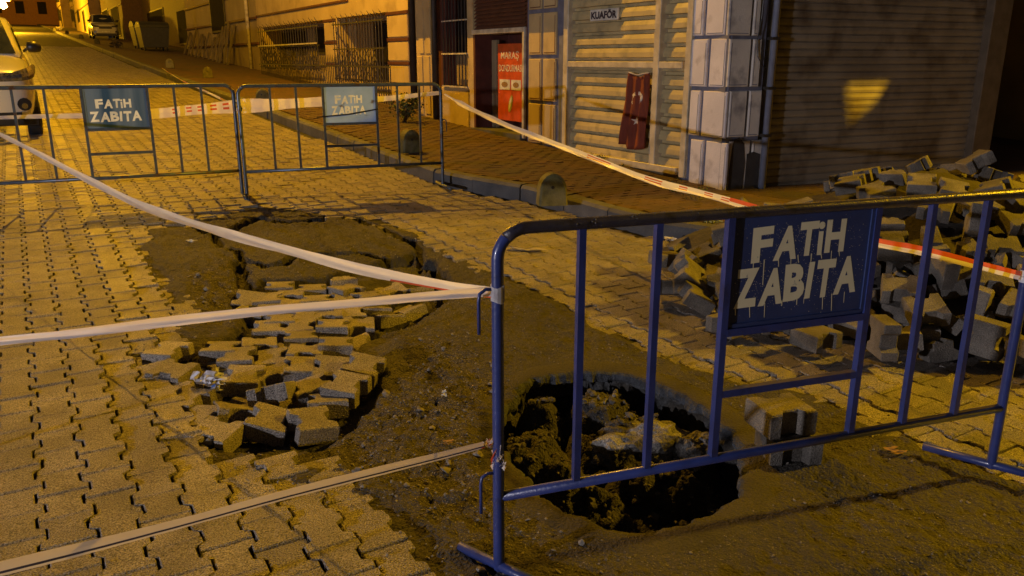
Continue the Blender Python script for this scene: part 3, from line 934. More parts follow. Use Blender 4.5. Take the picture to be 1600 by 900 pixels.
# shutter: slats of a corrugated sheet behind the frame
pitch = .152; z = zsill + .0
me_ = None
while z < 2.75:
    b_ = MB()
    prof = [(0, -.085), (.006, -.030), (.060, -.036), (.108, -.052), (.120, -.085), (pitch, -.085)]
    vs = [F1.P(a, o_, z + dz) for a in (sR + .02, sL - .02) for dz, o_ in prof]
    n = len(prof)
    b_.add(vs, [(i, i + 1, n + i + 1, n + i) for i in range(n - 1)])
    b_.build("shutter_slat", M['slat'], shop)
    z += pitch
# sign plate
a0, a1, z0, z1 = F1.rect(927, 14, 971, 32, -.06)
sg = MB(); sg.panel(F1, a0, a1, z0, z1, -.03, -.012, .003)
plate = tag(sg.build("shop_sign", M['paper'], None), "small white sign reading KUAFÖR fixed on the shutter of the corner shop", "sign")
tm = MB(); p0 = F1.P(a1 - .025, -.012, z0 + .02)
text_mb(tm, "KUAFÖR", XD, (0, 0, 1), ND, p0, 1, bold=.05, ext=.003, fit=((a1 - a0) - .05, (z1 - z0) * .80))
tm.build("lettering", M['darkprint'], plate)
# corner column: whitewashed blocks, street side and corner side
colrows = [(-70, -8), (-5, 57), (61, 137), (142, 215), (220, 301)]
def blockwall(fr, xa, xb, rows, splits, matl, parent, o1=.018, lines=True, gap=4, xref=1100):
    for (y0, y1), sp in zip(rows, splits):
        zt = fr.hit(xref, y0)[1]; zb_ = fr.hit(xref, y1)[1]
        edges = [xa] + sp + [xb]
        for i in range(len(edges) - 1):
            ym = min(max((y0 + y1) / 2, 5), 260)
            a0 = fr.hit(edges[i] + (gap / 2 if i else 0), ym)[0]; a1 = fr.hit(edges[i + 1] - (gap / 2 if i < len(edges) - 2 else 0), ym)[0]
            b = MB(); b.panel(fr, min(a0, a1) + .004, max(a0, a1) - .004, zb_ + .01, zt, -.012, o1, .009)
            ob = b.build("wall_block", matl, parent)
            # thin inner line grooved along two edges
            l = MB(); lo, hi = min(a0, a1), max(a0, a1)
            l.box(fr, lo + .022, hi - .03, zb_ + .026, zb_ + .033, o1 - .004, o1 + .0015)
            l.box(fr, lo + .022, lo + .028, zb_ + .026, zt - .04, o1 - .004, o1 + .0015)
            l.build("groove_line", M['lilacbg'], ob)
def hx(fr, px, py): return fr.hit(px, py)[0]
blockwall(F1, 1078, 1136, colrows, [[1105], [1103], [1108], [1096], [1100]], M['lilac'], shop, xref=1105)
# corner: second wall turns to face the cross street
ccx, ccy = F1.P(hx(F1, 1136, 150), 0, 0)[:2]
A2_ = R(66)
F2 = Fr((ccx, ccy), (math.sin(A2_), math.cos(A2_)), (math.cos(A2_), -math.sin(A2_)))
def f2w(px, py): return F2.hit(px, py)[0]
w2 = f2w(1187, 150)
m = MB(); m.box(F2, -.02, w2 + .03, -.3, 7.5, -.5, -.012); m.build("wall", M['lilacbg'], shop)
blockwall(F2, 1137, 1187, colrows, [[1176], [1175], [1172], [1166], [1170]], mat('shaded_whitewash_block', (.66, .63, .58), (.56, .53, .49), scale=3, rough=.85, bump=.35, bscale=50, stain=(.25, .24, .25), stscale=5), shop, xref=1160, gap=3)  # same whitewash as the street side, its shade put into a greyer colour
# near-black patches low on the corner side of the column
a0, a1, z0, z1 = F2.rect(1140, 222, 1160, 299, .02)
pp = []
rr = random.Random(2)
for i, (a, z) in enumerate([(a0, z0), (a1 + .02, z0), (a1 + .03, z0 + .3), (a1, z1 - .02), (a1 - .07, z1 + .05), (a0 + .03, z1 + .02), (a0 + .01, z1 - .1), (a0 - .01, z0 + .2)]):
    pp.append(F2.P(a, .0225, z))
b_ = MB(); b_.add(pp, [tuple(range(len(pp)))]); b_.build("dark_patch", M['darkpatch'], shop)
a0, a1, z0, z1 = F2.rect(1164, 240, 1185, 303, .02)
b_ = MB(); b_.add([F2.P(a0, .0225, z0), F2.P(a1, .0225, z0), F2.P(a1, .0225, z1 - .01), F2.P((a0 + a1) / 2, .0225, z1 + .02), F2.P(a0, .0225, z1)], [(0, 1, 2, 3, 4)]); b_.build("dark_patch", M['darkpatch'], shop)
# cables on the column
b_ = MB(); pts = [F2.P(*( (F2.hit(px, py, .03)[0], .03, F2.hit(px, py, .03)[1]))) for px, py in [(1200, -20), (1196, 20), (1188, 60), (1186, 90), (1192, 112), (1200, 125)]]
b_.tube([F2.P(F2.hit(px, py, .035)[0], .035, F2.hit(px, py, .035)[1]) for px, py in [(1196, -30), (1190, 30), (1183, 62), (1184, 88), (1190, 100), (1196, 108)]], .005, 6)
b_.build("cable", M['black'], shop)
# ---------- roller shutter unit on the corner side
sh0 = f2w(1213, 30); sh1 = f2w(1546, 30)
b0 = F2.P(sh0, 0, 0)
shut = thing("roller_shutter_shop", "wide closed brown roller shutter facing the cross street, paving rubble heaped before it", "shop", (b0[0], b0[1], .2))
# pipe and pale jamb
b_ = MB(); b_.tube([F2.P(f2w(1207, 30), .05, 5.5), F2.P(f2w(1207, 30), .05, 0)], .034, 10)
pipe = tag(b_.build("drain_pipe", M['bluegrey'], None, smooth=True), "blue-grey pipe running down between the whitewashed column and the brown roller shutter", "pipe")
for px, py in ((1197, 60), (1192, 138), (1188, 212)):
    a, z = F2.hit(px, py, .05); c_ = MB(); c_.box(F2, f2w(1207, 30) - .05, f2w(1207, 30) + .042, z - .015, z + .015, .0, .09); c_.build("pipe_clip", M['iron'], pipe)
b_ = MB(); b_.box(F2, f2w(1211, 30) + .01, sh0 + .03, -.2, 5.5, -.4, .02); b_.build("jamb", M['shopframe'], shut)
nsl = 0; z = .12; ps = .0785
while z < 2.32:
    b_ = MB()
    prof = [(0, -.060), (.006, -.050), (.035, -.046), (.064, -.050), (ps - .006, -.062), (ps, -.064)]
    n = len(prof)
    b_.add([F2.P(a, o_, z + dz) for a in (sh0 + .03, sh1 - .0) for dz, o_ in prof], [(i, i + 1, n + i + 1, n + i) for i in range(n - 1)])
    b_.build("shutter_slat", M['rust'], shut)
    z += ps; nsl += 1
b_ = MB(); b_.panel(F2, sh0 + .01, sh1 + .02, z, z + .35, -.4, .06, .02); b_.build("shutter_box", M['brownpost'], shut)
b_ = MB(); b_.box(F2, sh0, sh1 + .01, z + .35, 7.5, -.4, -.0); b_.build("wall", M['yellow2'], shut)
b_ = MB(); b_.panel(F2, f2w(1545, 30), f2w(1574, 30), -.2, z + .02, -.6, .05, .01); b_.build("side_post", M['brownpost'], shut)
L3P = (10.4, 5.7, 5.0); gap_ = []  # unseen sheet added to shade the shutter; its gap casts the yellow patch
for px, py in ((1322, 129), (1390, 127), (1366, 163), (1330, 192)):
    a, z_c = F2.hit(px, py, -.05); p = F2.P(a, -.05, z_c); k = (2.57 - L3P[2]) / (p[2] - L3P[2])
    q = (L3P[0] + (p[0] - L3P[0]) * k - F2.o[0], L3P[1] + (p[1] - L3P[1]) * k - F2.o[1])
    gap_.append((q[0] * F2.d[0] + q[1] * F2.d[1], q[0] * F2.n[0] + q[1] * F2.n[1]))
ca0, ca1, co0, co1 = f2w(1211, 30), sh1 + 4.5, .062, 2.95
gap_.sort(key=lambda g: math.atan2(g[1] - sum(x[1] for x in gap_) / 4, g[0] - sum(x[0] for x in gap_) / 4))
outer_ = [(ca0, co0), (ca1, co0), (ca1, co1), (ca0, co1)]
ga_, go_ = [g[0] for g in gap_], [g[1] for g in gap_]
gn_ = [((g[0] - min(ga_)) / (max(ga_) - min(ga_)), (g[1] - min(go_)) / (max(go_) - min(go_)), g) for g in gap_]
best_ = None
import itertools
for pm in itertools.permutations(gn_):
    c_ = sum((p_[0] - q_[0]) ** 2 + (p_[1] - q_[1]) ** 2 for p_, q_ in zip(pm, ((0, 0), (1, 0), (1, 1), (0, 1))))
    if best_ is None or c_ < best_[0]: best_ = (c_, [p_[2] for p_ in pm])
gap_ = best_[1]
for k in range(4):
    quad = [outer_[k], outer_[(k + 1) % 4], gap_[(k + 1) % 4], gap_[k]]
    b_ = MB(); b_.add([F2.P(a, o, z_c) for z_c in (2.56, 2.58) for a, o in quad], [(0, 1, 2, 3), (7, 6, 5, 4), (0, 4, 5, 1), (1, 5, 6, 2), (2, 6, 7, 3), (3, 7, 4, 0)]); b_.build("unseen_shade_sheet", M['brownpost'], shut)
# dark passage right of it: two side walls, back wall and floor slab
pa0 = f2w(1574, 30)
b_ = MB(); b_.box(F2, pa0 + .002, pa0 + 4, z + .0, 7.5, -.5, -.01); b_.build("wall", M['brownpost'], shut)
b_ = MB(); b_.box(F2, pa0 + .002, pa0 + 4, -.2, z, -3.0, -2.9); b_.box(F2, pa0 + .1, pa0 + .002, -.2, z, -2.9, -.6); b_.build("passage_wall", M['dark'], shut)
b_ = MB(); b_.box(F2, pa0 + .02, pa0 + 3.9, z - .09, z - .05, .0, .03); b_.build("red_trim", M['tapered'], shut)
b_ = MB(); b_.box(F2, pa0 + 4, pa0 + 9, -.2, 7.5, -3, -.0); b_.build("wall", M['yellow2'], shut)

# ---------- upper storey bay above the doors: throws the straight shadow edge
s14 = 14.4
bay = thing("upper_storey", "overhanging plastered upper storey above the doorway and the corner shop", "upper storey", (F1.P(11, 0, 0)[0], F1.P(11, 0, 0)[1], 2.6))
b_ = MB(); b_.box(F1, 8.9, s14, 2.70, 7.5, -.4, .46); b_.build("wall", M['yellow'], bay)
b_ = MB(); b_.box(F1, 6.2, 6.75, 2.75, 3.3, .01, .36); b_.build("sign_box", M['whitebar'], bay)

# ---------- building with door and barred window
bx0 = F1.hit(652, 90)[0]; bx1 = sB
bz = F1.P((bx0 + bx1) / 2, 0, 0)
dh = thing("narrow_house", "narrow yellow house with barred window, dark doorway and brown louvre panel", "house", (bz[0], bz[1], .3))
def R1(x0, y0, x1, y1, o=0.0): return F1.rect(x0, y0, x1, y1, o)
def wall1(x0, x1, mat_=None, z0=-.2, z1=2.9, o0=-.5, o1=0.0, name="wall", py=120, parent=None):
    a0 = F1.hit(x0, py)[0]; a1 = F1.hit(x1, py)[0]
    b = MB(); b.box(F1, min(a0, a1), max(a0, a1), z0, z1, o0, o1); return b.build(name, mat_ or M['yellow'], parent or dh)
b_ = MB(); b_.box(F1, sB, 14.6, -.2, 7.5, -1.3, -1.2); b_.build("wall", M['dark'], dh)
b_ = MB(); b_.box(F1, F1.hit(737, 120)[0], 14.5, 2.9, 7.5, -.5, -.01); b_.build("wall", M['yellow'], dh)
wall1(652, 675)
# raised panels of the pilaster
for (y0, y1) in ((2, 84), (88, 178)):
    for (x0, x1) in ((655, 662), (665, 673)):
        a0, a1, z0, z1 = R1(x0, y0, x1, y1)
        b = MB(); b.panel(F1, a0, a1, z0, z1, -.01, .016, .006); b.build("wall_panel", M['yellow'], dh)
wall1(675, 690, M['band'], o1=-.10)
b_ = MB(); a_ = F1.hit(682, 90)[0]; b_.tube([F1.P(a_, .03, 4), F1.P(a_, .03, .5)], .05, 10); b_.build("drain_pipe", M['iron'], dh, smooth=True)
a0, a1, z0, z1 = R1(690, 137, 735, 199)
b_ = MB(); b_.panel(F1, a0, a1, -.1, z1, -.5, .0, .01); b_.build("wall", M['yellow'], dh)
wz = z1
wall1(731, 740, M['yellow'])
# window recess
a0, a1, _, _ = R1(692, 60, 731, 100)
b_ = MB(); b_.box(F1, a0, a1, wz, 3.0, -.32, -.3); b_.build("window_pane", M['glassdark'], dh)
gr = MB(); zr = F1.hit(711, 84)[1]; zr2 = F1.hit(711, 32)[1]
grille = gr.box(F1, a0, a1, zr - .012, zr + .012, .0, .03).build("window_grille", M['whitebar'], dh)
MB().box(F1, a0, a1, zr2 - .01, zr2 + .01, .0, .02).build("grille_rail", M['whitebar'], grille)
MB().box(F1, a0, a1, wz + .005, wz + .03, .0, .03).build("grille_rail", M['whitebar'], grille)
for i in range(8):
    aa = a0 + (a1 - a0) * (i + .5) / 8
    t_ = MB(); t_.tube([F1.P(aa, .012, wz + .03), F1.P(aa, .012, 2.9)], .011, 6); t_.build("grille_bar", M['iron'], grille)
b_ = MB(); b_.panel(F1, a0 + .0, a0 + (a1 - a0) * .98, wz + .03, zr - .02, -.28, -.22, .01); b_.build("window_frame", M['yellow2'], dh)
# doorway
dz0 = pave_z(F1.hit(780, 205)[0], 6.2)
zl = F1.hit(780, 50)[1]
da0 = F1.hit(818, 120)[0]; da1 = F1.hit(740, 120)[0]
b_ = MB(); b_.panel(F1, da0 - .06, da1, zl - .02, zl + .05, -.3, .03, .006); b_.build("lintel", M['whitebar'], dh)
b_ = MB(); b_.panel(F1, da0 - .06, da0 + .0, dz0, zl - .02, -.3, .03, .006); b_.build("door_post", M['whitebar'], dh)
b_ = MB(); b_.panel(F1, sB, da0 - .06, -.2, 2.9, -.4, -.005, .006); b_.build("wall", M['band'], dh)
z_ = zl + .06
while z_ < 2.7:
    b_ = MB(); b_.add([F1.P(da0, -.02, z_), F1.P(da1, -.02, z_), F1.P(da1, -.07, z_ + .05), F1.P(da0, -.07, z_ + .05), F1.P(da0, -.03, z_ - .008), F1.P(da1, -.03, z_ - .008)], [(0, 1, 2, 3), (4, 5, 1, 0)])
    b_.build("louvre_slat", mat('brown_louvre', (.16, .06, .03), rough=.7) if 'louv' not in M else M['louv'], dh)
    z_ += .055
    if 'louv' not in M: M['louv'] = bpy.data.materials['brown_louvre']
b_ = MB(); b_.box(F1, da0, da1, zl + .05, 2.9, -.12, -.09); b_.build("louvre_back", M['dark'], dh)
b_ = MB(); b_.box(F1, da1 - .06, da1, dz0, zl, -.6, -.0); b_.build("door_post", M['band'], dh)
b_ = MB(); b_.box(F1, da0, da1, dz0 - .2, dz0 + .05, -.9, .06); b_.build("doorstep", M['kerb'], dh)
b_ = MB(); b_.box(F1, da0, da1, dz0 + .05, zl, -.62, -.6); b_.build("inner_wall", M['band'], dh)
# pale side panel with notices
a0, a1, z0, z1 = R1(752, 68, 775, 178, -.3)
b_ = MB(); b_.panel(F1, a0, a1, dz0 + .05, z1 + .05, -.36, -.30, .01); b_.build("door_panel", M['yellow2'], dh)
for (x0, y0, x1, y1, mt, lb) in ((747, 108, 759, 124, 'paper', "white notice above the green one beside the doorway's red banner"), (748, 132, 757, 158, 'paper', "tall notice with green picture beside the doorway's red banner")):
    a0, a1, z0, z1 = R1(x0, y0, x1, y1, -.25)
    b_ = MB(); b_.box(F1, a0, a1, z0, z1, -.298, -.27); ob = tag(b_.build("notice", M[mt], None), lb, "notice")
    b_ = MB()
    if y0 > 120: b_.box(F1, a0 + .02, a1 - .02, z0 + .06, z1 - .06, -.272, -.268); b_.build("green_print", M['green'], ob)
    else: b_.box(F1, a0 + .02, a1 - .02, z0 + .03, z0 + .06, -.272, -.268); b_.build("dark_print", M['darkprint'], ob)
# red banner
ba0, ba1, bz0, bz1 = R1(778, 68, 818, 189, -.12)
b_ = MB(); b_.panel(F1, ba0, ba1, bz0, bz1, -.16, -.12, .004)
bn = tag(b_.build("banner", M['banner'], None), "tall red-orange ice cream banner hanging in the doorway", "banner")
def bword(word, y0, y1, x0, x1, mt='bannertext'):
    a0, a1, z0, z1 = R1(x0, y0, x1, y1, -.12)
    t_ = MB(); text_mb(t_, word, XD, (0, 0, 1), ND, F1.P(a1, -.12, z0), 1, bold=.01, ext=.004, fit=(a1 - a0, z1 - z0)); t_.build("lettering", M[mt], bn)
bword("MARAŞ", 80, 95, 783, 811)
bword("DONDURMASI", 101, 112, 780, 816)
for x0, y0, x1, y1 in ((781, 124, 797, 140), (799, 125, 814, 141)):
    a0, a1, z0, z1 = R1(x0, y0, x1, y1, -.12)
    b_ = MB(); b_.box(F1, a0, a1, z0, z1, -.125, -.116); pc = b_.build("picture", M['paper'], bn)
    b_ = MB(); cxx = (a0 + a1) / 2; czz = (z0 + z1) / 2
    b_.add([F1.P(cxx + math.cos(k * .785) * (a1 - a0) * .32, -.114, czz + math.sin(k * .785) * (z1 - z0) * .28) for k in range(8)], [tuple(range(8))[::-1]]); b_.build("picture_print", M['dryleaf'], pc)
cx_, cz_ = F1.hit(798, 162, -.12)
b_ = MB()
oval = [(math.cos(k * math.pi / 6) * .055, math.sin(k * math.pi / 6) * .135) for k in range(12)]
b_.add([F1.P(cx_ - (x * .9 + y * .35), -.115, cz_ + y * .95 - x * .3) for x, y in oval], [tuple(range(12))])
b_.build("printed_cone", mat('yellow_green_print', (.45, .42, .12), rough=.6), bn)
b_ = MB(); b_.add([F1.P(cx_ - (x * .45 + y * .3), -.1125, cz_ + y * .7 - x * .3 + .01) for x, y in oval], [tuple(range(12))]); b_.build("printed_highlight", M['paper'], bn)
# yellow panelled column between doorway and shop
ycol = [(-60, 16), (20, 88), (92, 160), (163, 227)]
for (y0, y1) in ycol:
    zt = F1.hit(850, y0)[1]; zb_ = F1.hit(850, y1)[1]
    for x0, x1 in ((827, 846), (849, 869)):
        a0 = F1.hit(x0, 120)[0]; a1 = F1.hit(x1, 120)[0]
        b = MB(); b.panel(F1, min(a0, a1), max(a0, a1), zb_ + .02, zt, -.02, .014, .008); ob = b.build("wall_panel", M['yellow'], shop)
        lo, hi = min(a0, a1), max(a0, a1)
        l = MB(); l.box(F1, lo + .02, hi - .03, zb_ + .04, zb_ + .052, .01, .0155); l.box(F1, lo + .02, lo + .032, zb_ + .04, zt - .04, .01, .0155); l.build("groove_line", M['band'], ob)

# ---------- flag hanging on the shop shutter
fl = MB()
fx = [(982, 113), (1016, 113)]
NX, NZ = 16, 18
atop0, atop1 = F1.hit(983, 113)[0], F1.hit(1016, 113)[0]
zt_, zb2 = F1.hit(1000, 113)[1], F1.hit(1000, 228)[1]
vs = []
for j in range(NZ + 1):
    f = j / NZ
    wl_ = atop0 + (F1.hit(975, 222)[0] - atop0) * f ** .8 - .03 * (1 - f)
    wr_ = atop1 + (F1.hit(1013, 222)[0] - atop1) * f
    for i in range(NX + 1):
        g_ = i / NX
        a = wl_ + (wr_ - wl_) * g_
        sagt = -.05 * math.sin(math.pi * g_) if j == 0 else 0
        zz = zt_ + (zb2 - zt_) * f - .05 * math.sin(math.pi * g_) * (1 - f) - .10 * g_ * (1 - g_) * 2 * f * (1 if g_ > .3 else .3)
        o_ = .025 + .034 * math.sin(g_ * 17 + f * 2.2) * (.45 + .55 * f) + .014 * math.sin(g_ * 31 - f * 5) + .02 * f
        vs.append(F1.P(a, o_, zz))
def fpt(g_, f, oo=.0):
    i = g_ * NX; j = f * NZ; i0, j0 = min(int(i), NX - 1), min(int(j), NZ - 1); u_, v_ = i - i0, j - j0
    A = [Vector(vs[j0 * (NX + 1) + i0]), Vector(vs[j0 * (NX + 1) + i0 + 1]), Vector(vs[(j0 + 1) * (NX + 1) + i0]), Vector(vs[(j0 + 1) * (NX + 1) + i0 + 1])]
    p = A[0] * (1 - u_) * (1 - v_) + A[1] * u_ * (1 - v_) + A[2] * (1 - u_) * v_ + A[3] * u_ * v_
    return p + Vector(ND) * oo
fl.add(vs, [(j * (NX + 1) + i, j * (NX + 1) + i + 1, (j + 1) * (NX + 1) + i + 1, (j + 1) * (NX + 1) + i) for j in range(NZ) for i in range(NX)])
flag = fl.build("flag", M['flag'], None, smooth=True)
mod = flag.modifiers.new("thickness", 'SOLIDIFY'); mod.thickness = .003
tag(flag, "red flag with white crescent and star hanging from the shop frame", "flag")
def fshape(pts2, name, faces=None):
    b = MB(); b.add([fpt(x, y, .006) for x, y in pts2], faces or [tuple(range(len(pts2)))]); b.build(name, M['flagwhite'], flag)
cr = []; nn = 18
outer = [(.55 + .27 * math.cos(a), .29 + .10 * math.sin(a)) for a in [math.radians(125 + 290 * k / nn - 0) for k in range(nn + 1)]]
innr = [(.55 + .20 * math.cos(a), .325 + .078 * math.sin(a)) for a in [math.radians(140 + 260 * k / nn) for k in range(nn + 1)]]
# opening of the crescent looks down
outer = [(.55 + .27 * math.sin(a), .30 - .10 * math.cos(a)) for a in [math.radians(-140 + 280 * k / nn) for k in range(nn + 1)]]
innr = [(.55 + .20 * math.sin(a), .325 - .078 * math.cos(a)) for a in [math.radians(-128 + 256 * k / nn) for k in range(nn + 1)]]
fshape(outer + innr, "crescent", [(k, k + 1, nn + 2 + k, nn + 1 + k) for k in range(nn)])
st_ = [(.56 + (.17 if k % 2 == 0 else .07) * math.sin(k * math.pi / 5), .60 - (.065 if k % 2 == 0 else .027) * math.cos(k * math.pi / 5)) for k in range(10)]
fshape(st_ + [(.56, .60)], "star", [(k, (k + 1) % 10, 10) for k in range(10)])
b_ = MB(); b_.tube([fpt(0, 0, .01), fpt(.5, 0, .01) + Vector((0, 0, .02)), fpt(1, 0, .01)], .006, 6); b_.build("hem_cord", M['flagwhite'], flag)

# ---------- long yellow building with iron grilles
TA = 6.95
FA = street_frame(TA)
aR = FA.hit(646, 90)[0]; aM = FA.hit(404, 60)[0]
bz = FA.P((aR + aM) / 2, 0, 0)
yb = thing("apartment_building", "long yellow apartment building with red trim bands and spiked iron window grilles", "building", (bz[0], bz[1], .7))
def RA(x0, y0, x1, y1, o=0.0): return FA.rect(x0, y0, x1, y1, o)
zbase = -.0
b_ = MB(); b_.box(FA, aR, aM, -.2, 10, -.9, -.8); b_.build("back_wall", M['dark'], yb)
W1 = RA(412, 28, 507, 100); W2_ = RA(527, 25, 607, 128)
zt1 = FA.hit(460, 34)[1]; zt2 = FA.hit(566, 27)[1]; ztop = (zt1 + zt2) / 2
w1a0, w1a1 = FA.hit(508, 70)[0], FA.hit(412, 70)[0]; w2a0, w2a1 = FA.hit(608, 70)[0], FA.hit(528, 70)[0]
zs1 = FA.hit(460, 110)[1]; zs2 = FA.hit(566, 130)[1]
b_ = MB(); b_.box(FA, aR, aM, ztop, 10, -.8, 0); b_.box(FA, aR, w2a0, -.2, ztop, -.8, 0); b_.box(FA, w2a1, w1a0, -.2, ztop, -.8, 0); b_.box(FA, w1a1, aM, -.2, ztop, -.8, 0)
b_.box(FA, w1a0, w1a1, -.2, zs1, -.8, 0); b_.box(FA, w2a0, w2a1, -.2, zs2, -.8, 0)
b_.build("wall", M['yellow'], yb)
# interior wall of the recess: yellow plaster with dark windows
for (a0, a1, zs) in ((w1a0, w1a1, zs1), (w2a0, w2a1, zs2)):
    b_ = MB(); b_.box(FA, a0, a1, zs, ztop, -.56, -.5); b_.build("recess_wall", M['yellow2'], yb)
    W_ = a1 - a0
    for f0, f1 in ((.12, .36), (.5, .92)) if a0 == w1a0 else ((.18, .62),):
        b_ = MB(); b_.panel(FA, a0 + W_ * f0, a0 + W_ * f1, zs + (ztop - zs) * (.35 if a0 == w1a0 else .02), ztop - .12, -.5, -.47, .01); wn = b_.build("window", M['iron'], yb)
        b_ = MB(); b_.box(FA, a0 + W_ * f0 + .04, a0 + W_ * f1 - .04, zs + (ztop - zs) * (.35 if a0 == w1a0 else .02) + .05, ztop - .17, -.472, -.465); b_.build("pane", M['glassdark'], wn)
# trim bands
zb1 = FA.hit(450, 17)[1]
b_ = MB(); b_.panel(FA, FA.hit(545, 10)[0], aM + .01, zb1 - .03, zb1 + .03, -.01, .03, .008); b_.build("trim_band", M['band'], yb)
b_ = MB(); b_.panel(FA, aR, aM + .01, 3.7, 3.8, -.01, .06, .008); b_.build("trim_band", M['band'], yb)
for (x0, x1, ys) in ((509, 527, (32, 67, 101)), (607, 640, (20, 62, 99)), ):
    a0, a1 = FA.hit(x1, 70)[0], FA.hit(x0, 70)[0]
    xm = (x0 + x1) / 2
    for y in ys:
        zz = FA.hit(xm, y)[1]
        b_ = MB(); b_.panel(FA, a0, a1, zz - .035, zz + .035, -.01, .04, .008); b_.build("trim_band", M['band'], yb)
    ysl = list(ys) + [133]
    for k in range(len(ysl) - 1):
        zt = FA.hit(xm, ysl[k])[1] - .05; zb_ = FA.hit(xm, ysl[k + 1])[1] + .05
        b_ = MB(); b_.panel(FA, a0 + .03, a1 - .03, zb_, zt, -.01, .03, .012); b_.build("wall_panel", M['yellow'], yb)
b_ = MB(); b_.tube([FA.P(FA.hit(650, 60)[0], .08, 8), FA.P(FA.hit(650, 60)[0], .08, .6)], .07, 10); b_.build("drain_pipe", M['iron'], yb, smooth=True)
# grilles
def grille_of(a0, a1, z0, z1, oo, nb, spikes=True, lattice=True):
    g = MB()
    zz = z0 + (z1 - z0) * .52
    gr_ = g.box(FA, a0, a1, zz - .014, zz + .014, oo - .012, oo + .012).build("window_grille", M['iron'], yb)
    for zz in (z0 + .06, z1 - .12): MB().box(FA, a0, a1, zz - .014, zz + .014, oo - .012, oo + .012).build("grille_rail", M['iron'], gr_)
    for i in range(nb):
        aa = a0 + (a1 - a0) * (i + .5) / nb
        t_ = MB(); top = z1 + (.10 if i % 2 == 0 else .04)
        t_.tube([FA.P(aa, oo, z0), FA.P(aa, oo, z1), FA.P(aa, oo + (.06 if spikes else 0), top)], .013, 5, rs=[.013, .013, .003])
        t_.build("grille_bar", M['iron'], gr_)
    if lattice:
        l = MB(); H_ = z1 - z0
        n = int((a1 - a0) / .22)
        for k in range(-4, n + 2):
            for sgn in (1, -1):
                p0 = a0 + k * .22; p1 = p0 + sgn * H_ * .5
                q0, q1 = (p0, z0), (p1, z0 + H_ * .5)
                if min(p0, p1) < a0 or max(p0, p1) > a1: continue
                l.tube([FA.P(q0[0], oo - .02, q0[1]), FA.P((q0[0] + q1[0]) / 2 + .03 * sgn, oo - .02, (q0[1] + q1[1]) / 2), FA.P(q1[0], oo - .02, q1[1])], .009, 4)
        l.build("grille_scrolls", M['iron'], gr_)
grille_of(w1a0, w1a1, zs1 + .02, ztop - .02, .16, 26)
grille_of(w2a0, w2a1, zs2 + .02, ztop - .04, .12, 19)
zz = FA.hit(460, 70)[1]
b_ = MB(); b_.box(FA, w1a0 + .1, w1a1 - .1, zz - .015, zz + .02, .18, .22); b_.build("rail", M['whitebar'], yb)
# low spiked fence of the light well in front
FFe = street_frame(6.45)
fa0, fa1 = FFe.hit(612, 165)[0], FFe.hit(405, 100)[0]
zf0 = pave_z(18, 6.4)
ff = thing("iron_fence", "low black spiked iron fence along the foot of the yellow apartment building", "fence", FFe.P((fa0 + fa1) / 2, 0, zf0))
g = MB()
MB().box(FFe, fa0, fa1, zf0 + .1, zf0 + .13, -.012, .012).build("rail", M['iron'], ff)
MB().box(FFe, fa0, fa1, zf0 + .62, zf0 + .65, -.012, .012).build("rail", M['iron'], ff)
nb = int((fa1 - fa0) / .13)
for i in range(nb):
    aa = fa0 + .13 * i
    zz0 = pave_z(aa, 6.4)
    t_ = MB(); t_.tube([FFe.P(aa, 0, zz0 - .05), FFe.P(aa, 0, zz0 + .72), FFe.P(aa, 0, zz0 + .84)], .011, 5, rs=[.011, .011, .002]); t_.build("fence_bar", M['iron'], ff)

# ---------- buildings further up the street, right side
def far_house(name, label, s0, s1, t, wm, H_, wins, bands=(), group=None, o_=0.0, storey=2.6):
    F = street_frame(t); zb_ = gz_(s0, t)
    p = F.P((s0 + s1) / 2, 0, zb_)
    h = thing(name, label, "building", p)
    b = MB(); b.box(F, s0, s1, zb_ - .5, zb_ + H_, -6, 0); b.build("wall", wm, h)
    for (f0, f1, z0, z1, kind) in wins:
        a0, a1 = s0 + (s1 - s0) * f0, s0 + (s1 - s0) * f1
        zz = gz_((a0 + a1) / 2, t)
        b = MB(); b.panel(F, a0, a1, zz + z0, zz + z1, -.02, .05, .02)
        wn = b.build("door" if kind == 'd' else "window", M['brownpost'] if kind == 'd' else M['iron'], h)
        b = MB(); b.box(F, a0 + .1, a1 - .1, zz + z0 + .1, zz + z1 - .1, .04, .056); b.build("pane", M['glassdark'], wn)
    for z0 in bands:
        b = MB(); b.panel(F, s0 - .02, s1 + .02, zb_ + z0, zb_ + z0 + .08, -.02, .05, .01); b.build("trim_band", M['band'], h)
    return h, F
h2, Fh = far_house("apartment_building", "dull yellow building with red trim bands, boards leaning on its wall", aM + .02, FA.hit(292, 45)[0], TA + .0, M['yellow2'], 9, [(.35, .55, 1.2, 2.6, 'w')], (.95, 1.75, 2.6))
b_ = MB(); b_.tube([FA.P(aM + .9, .1, 8), FA.P(aM + .9, .1, .9)], .06, 8); b_.build("drain_pipe", M['whitebar'], h2, smooth=True)
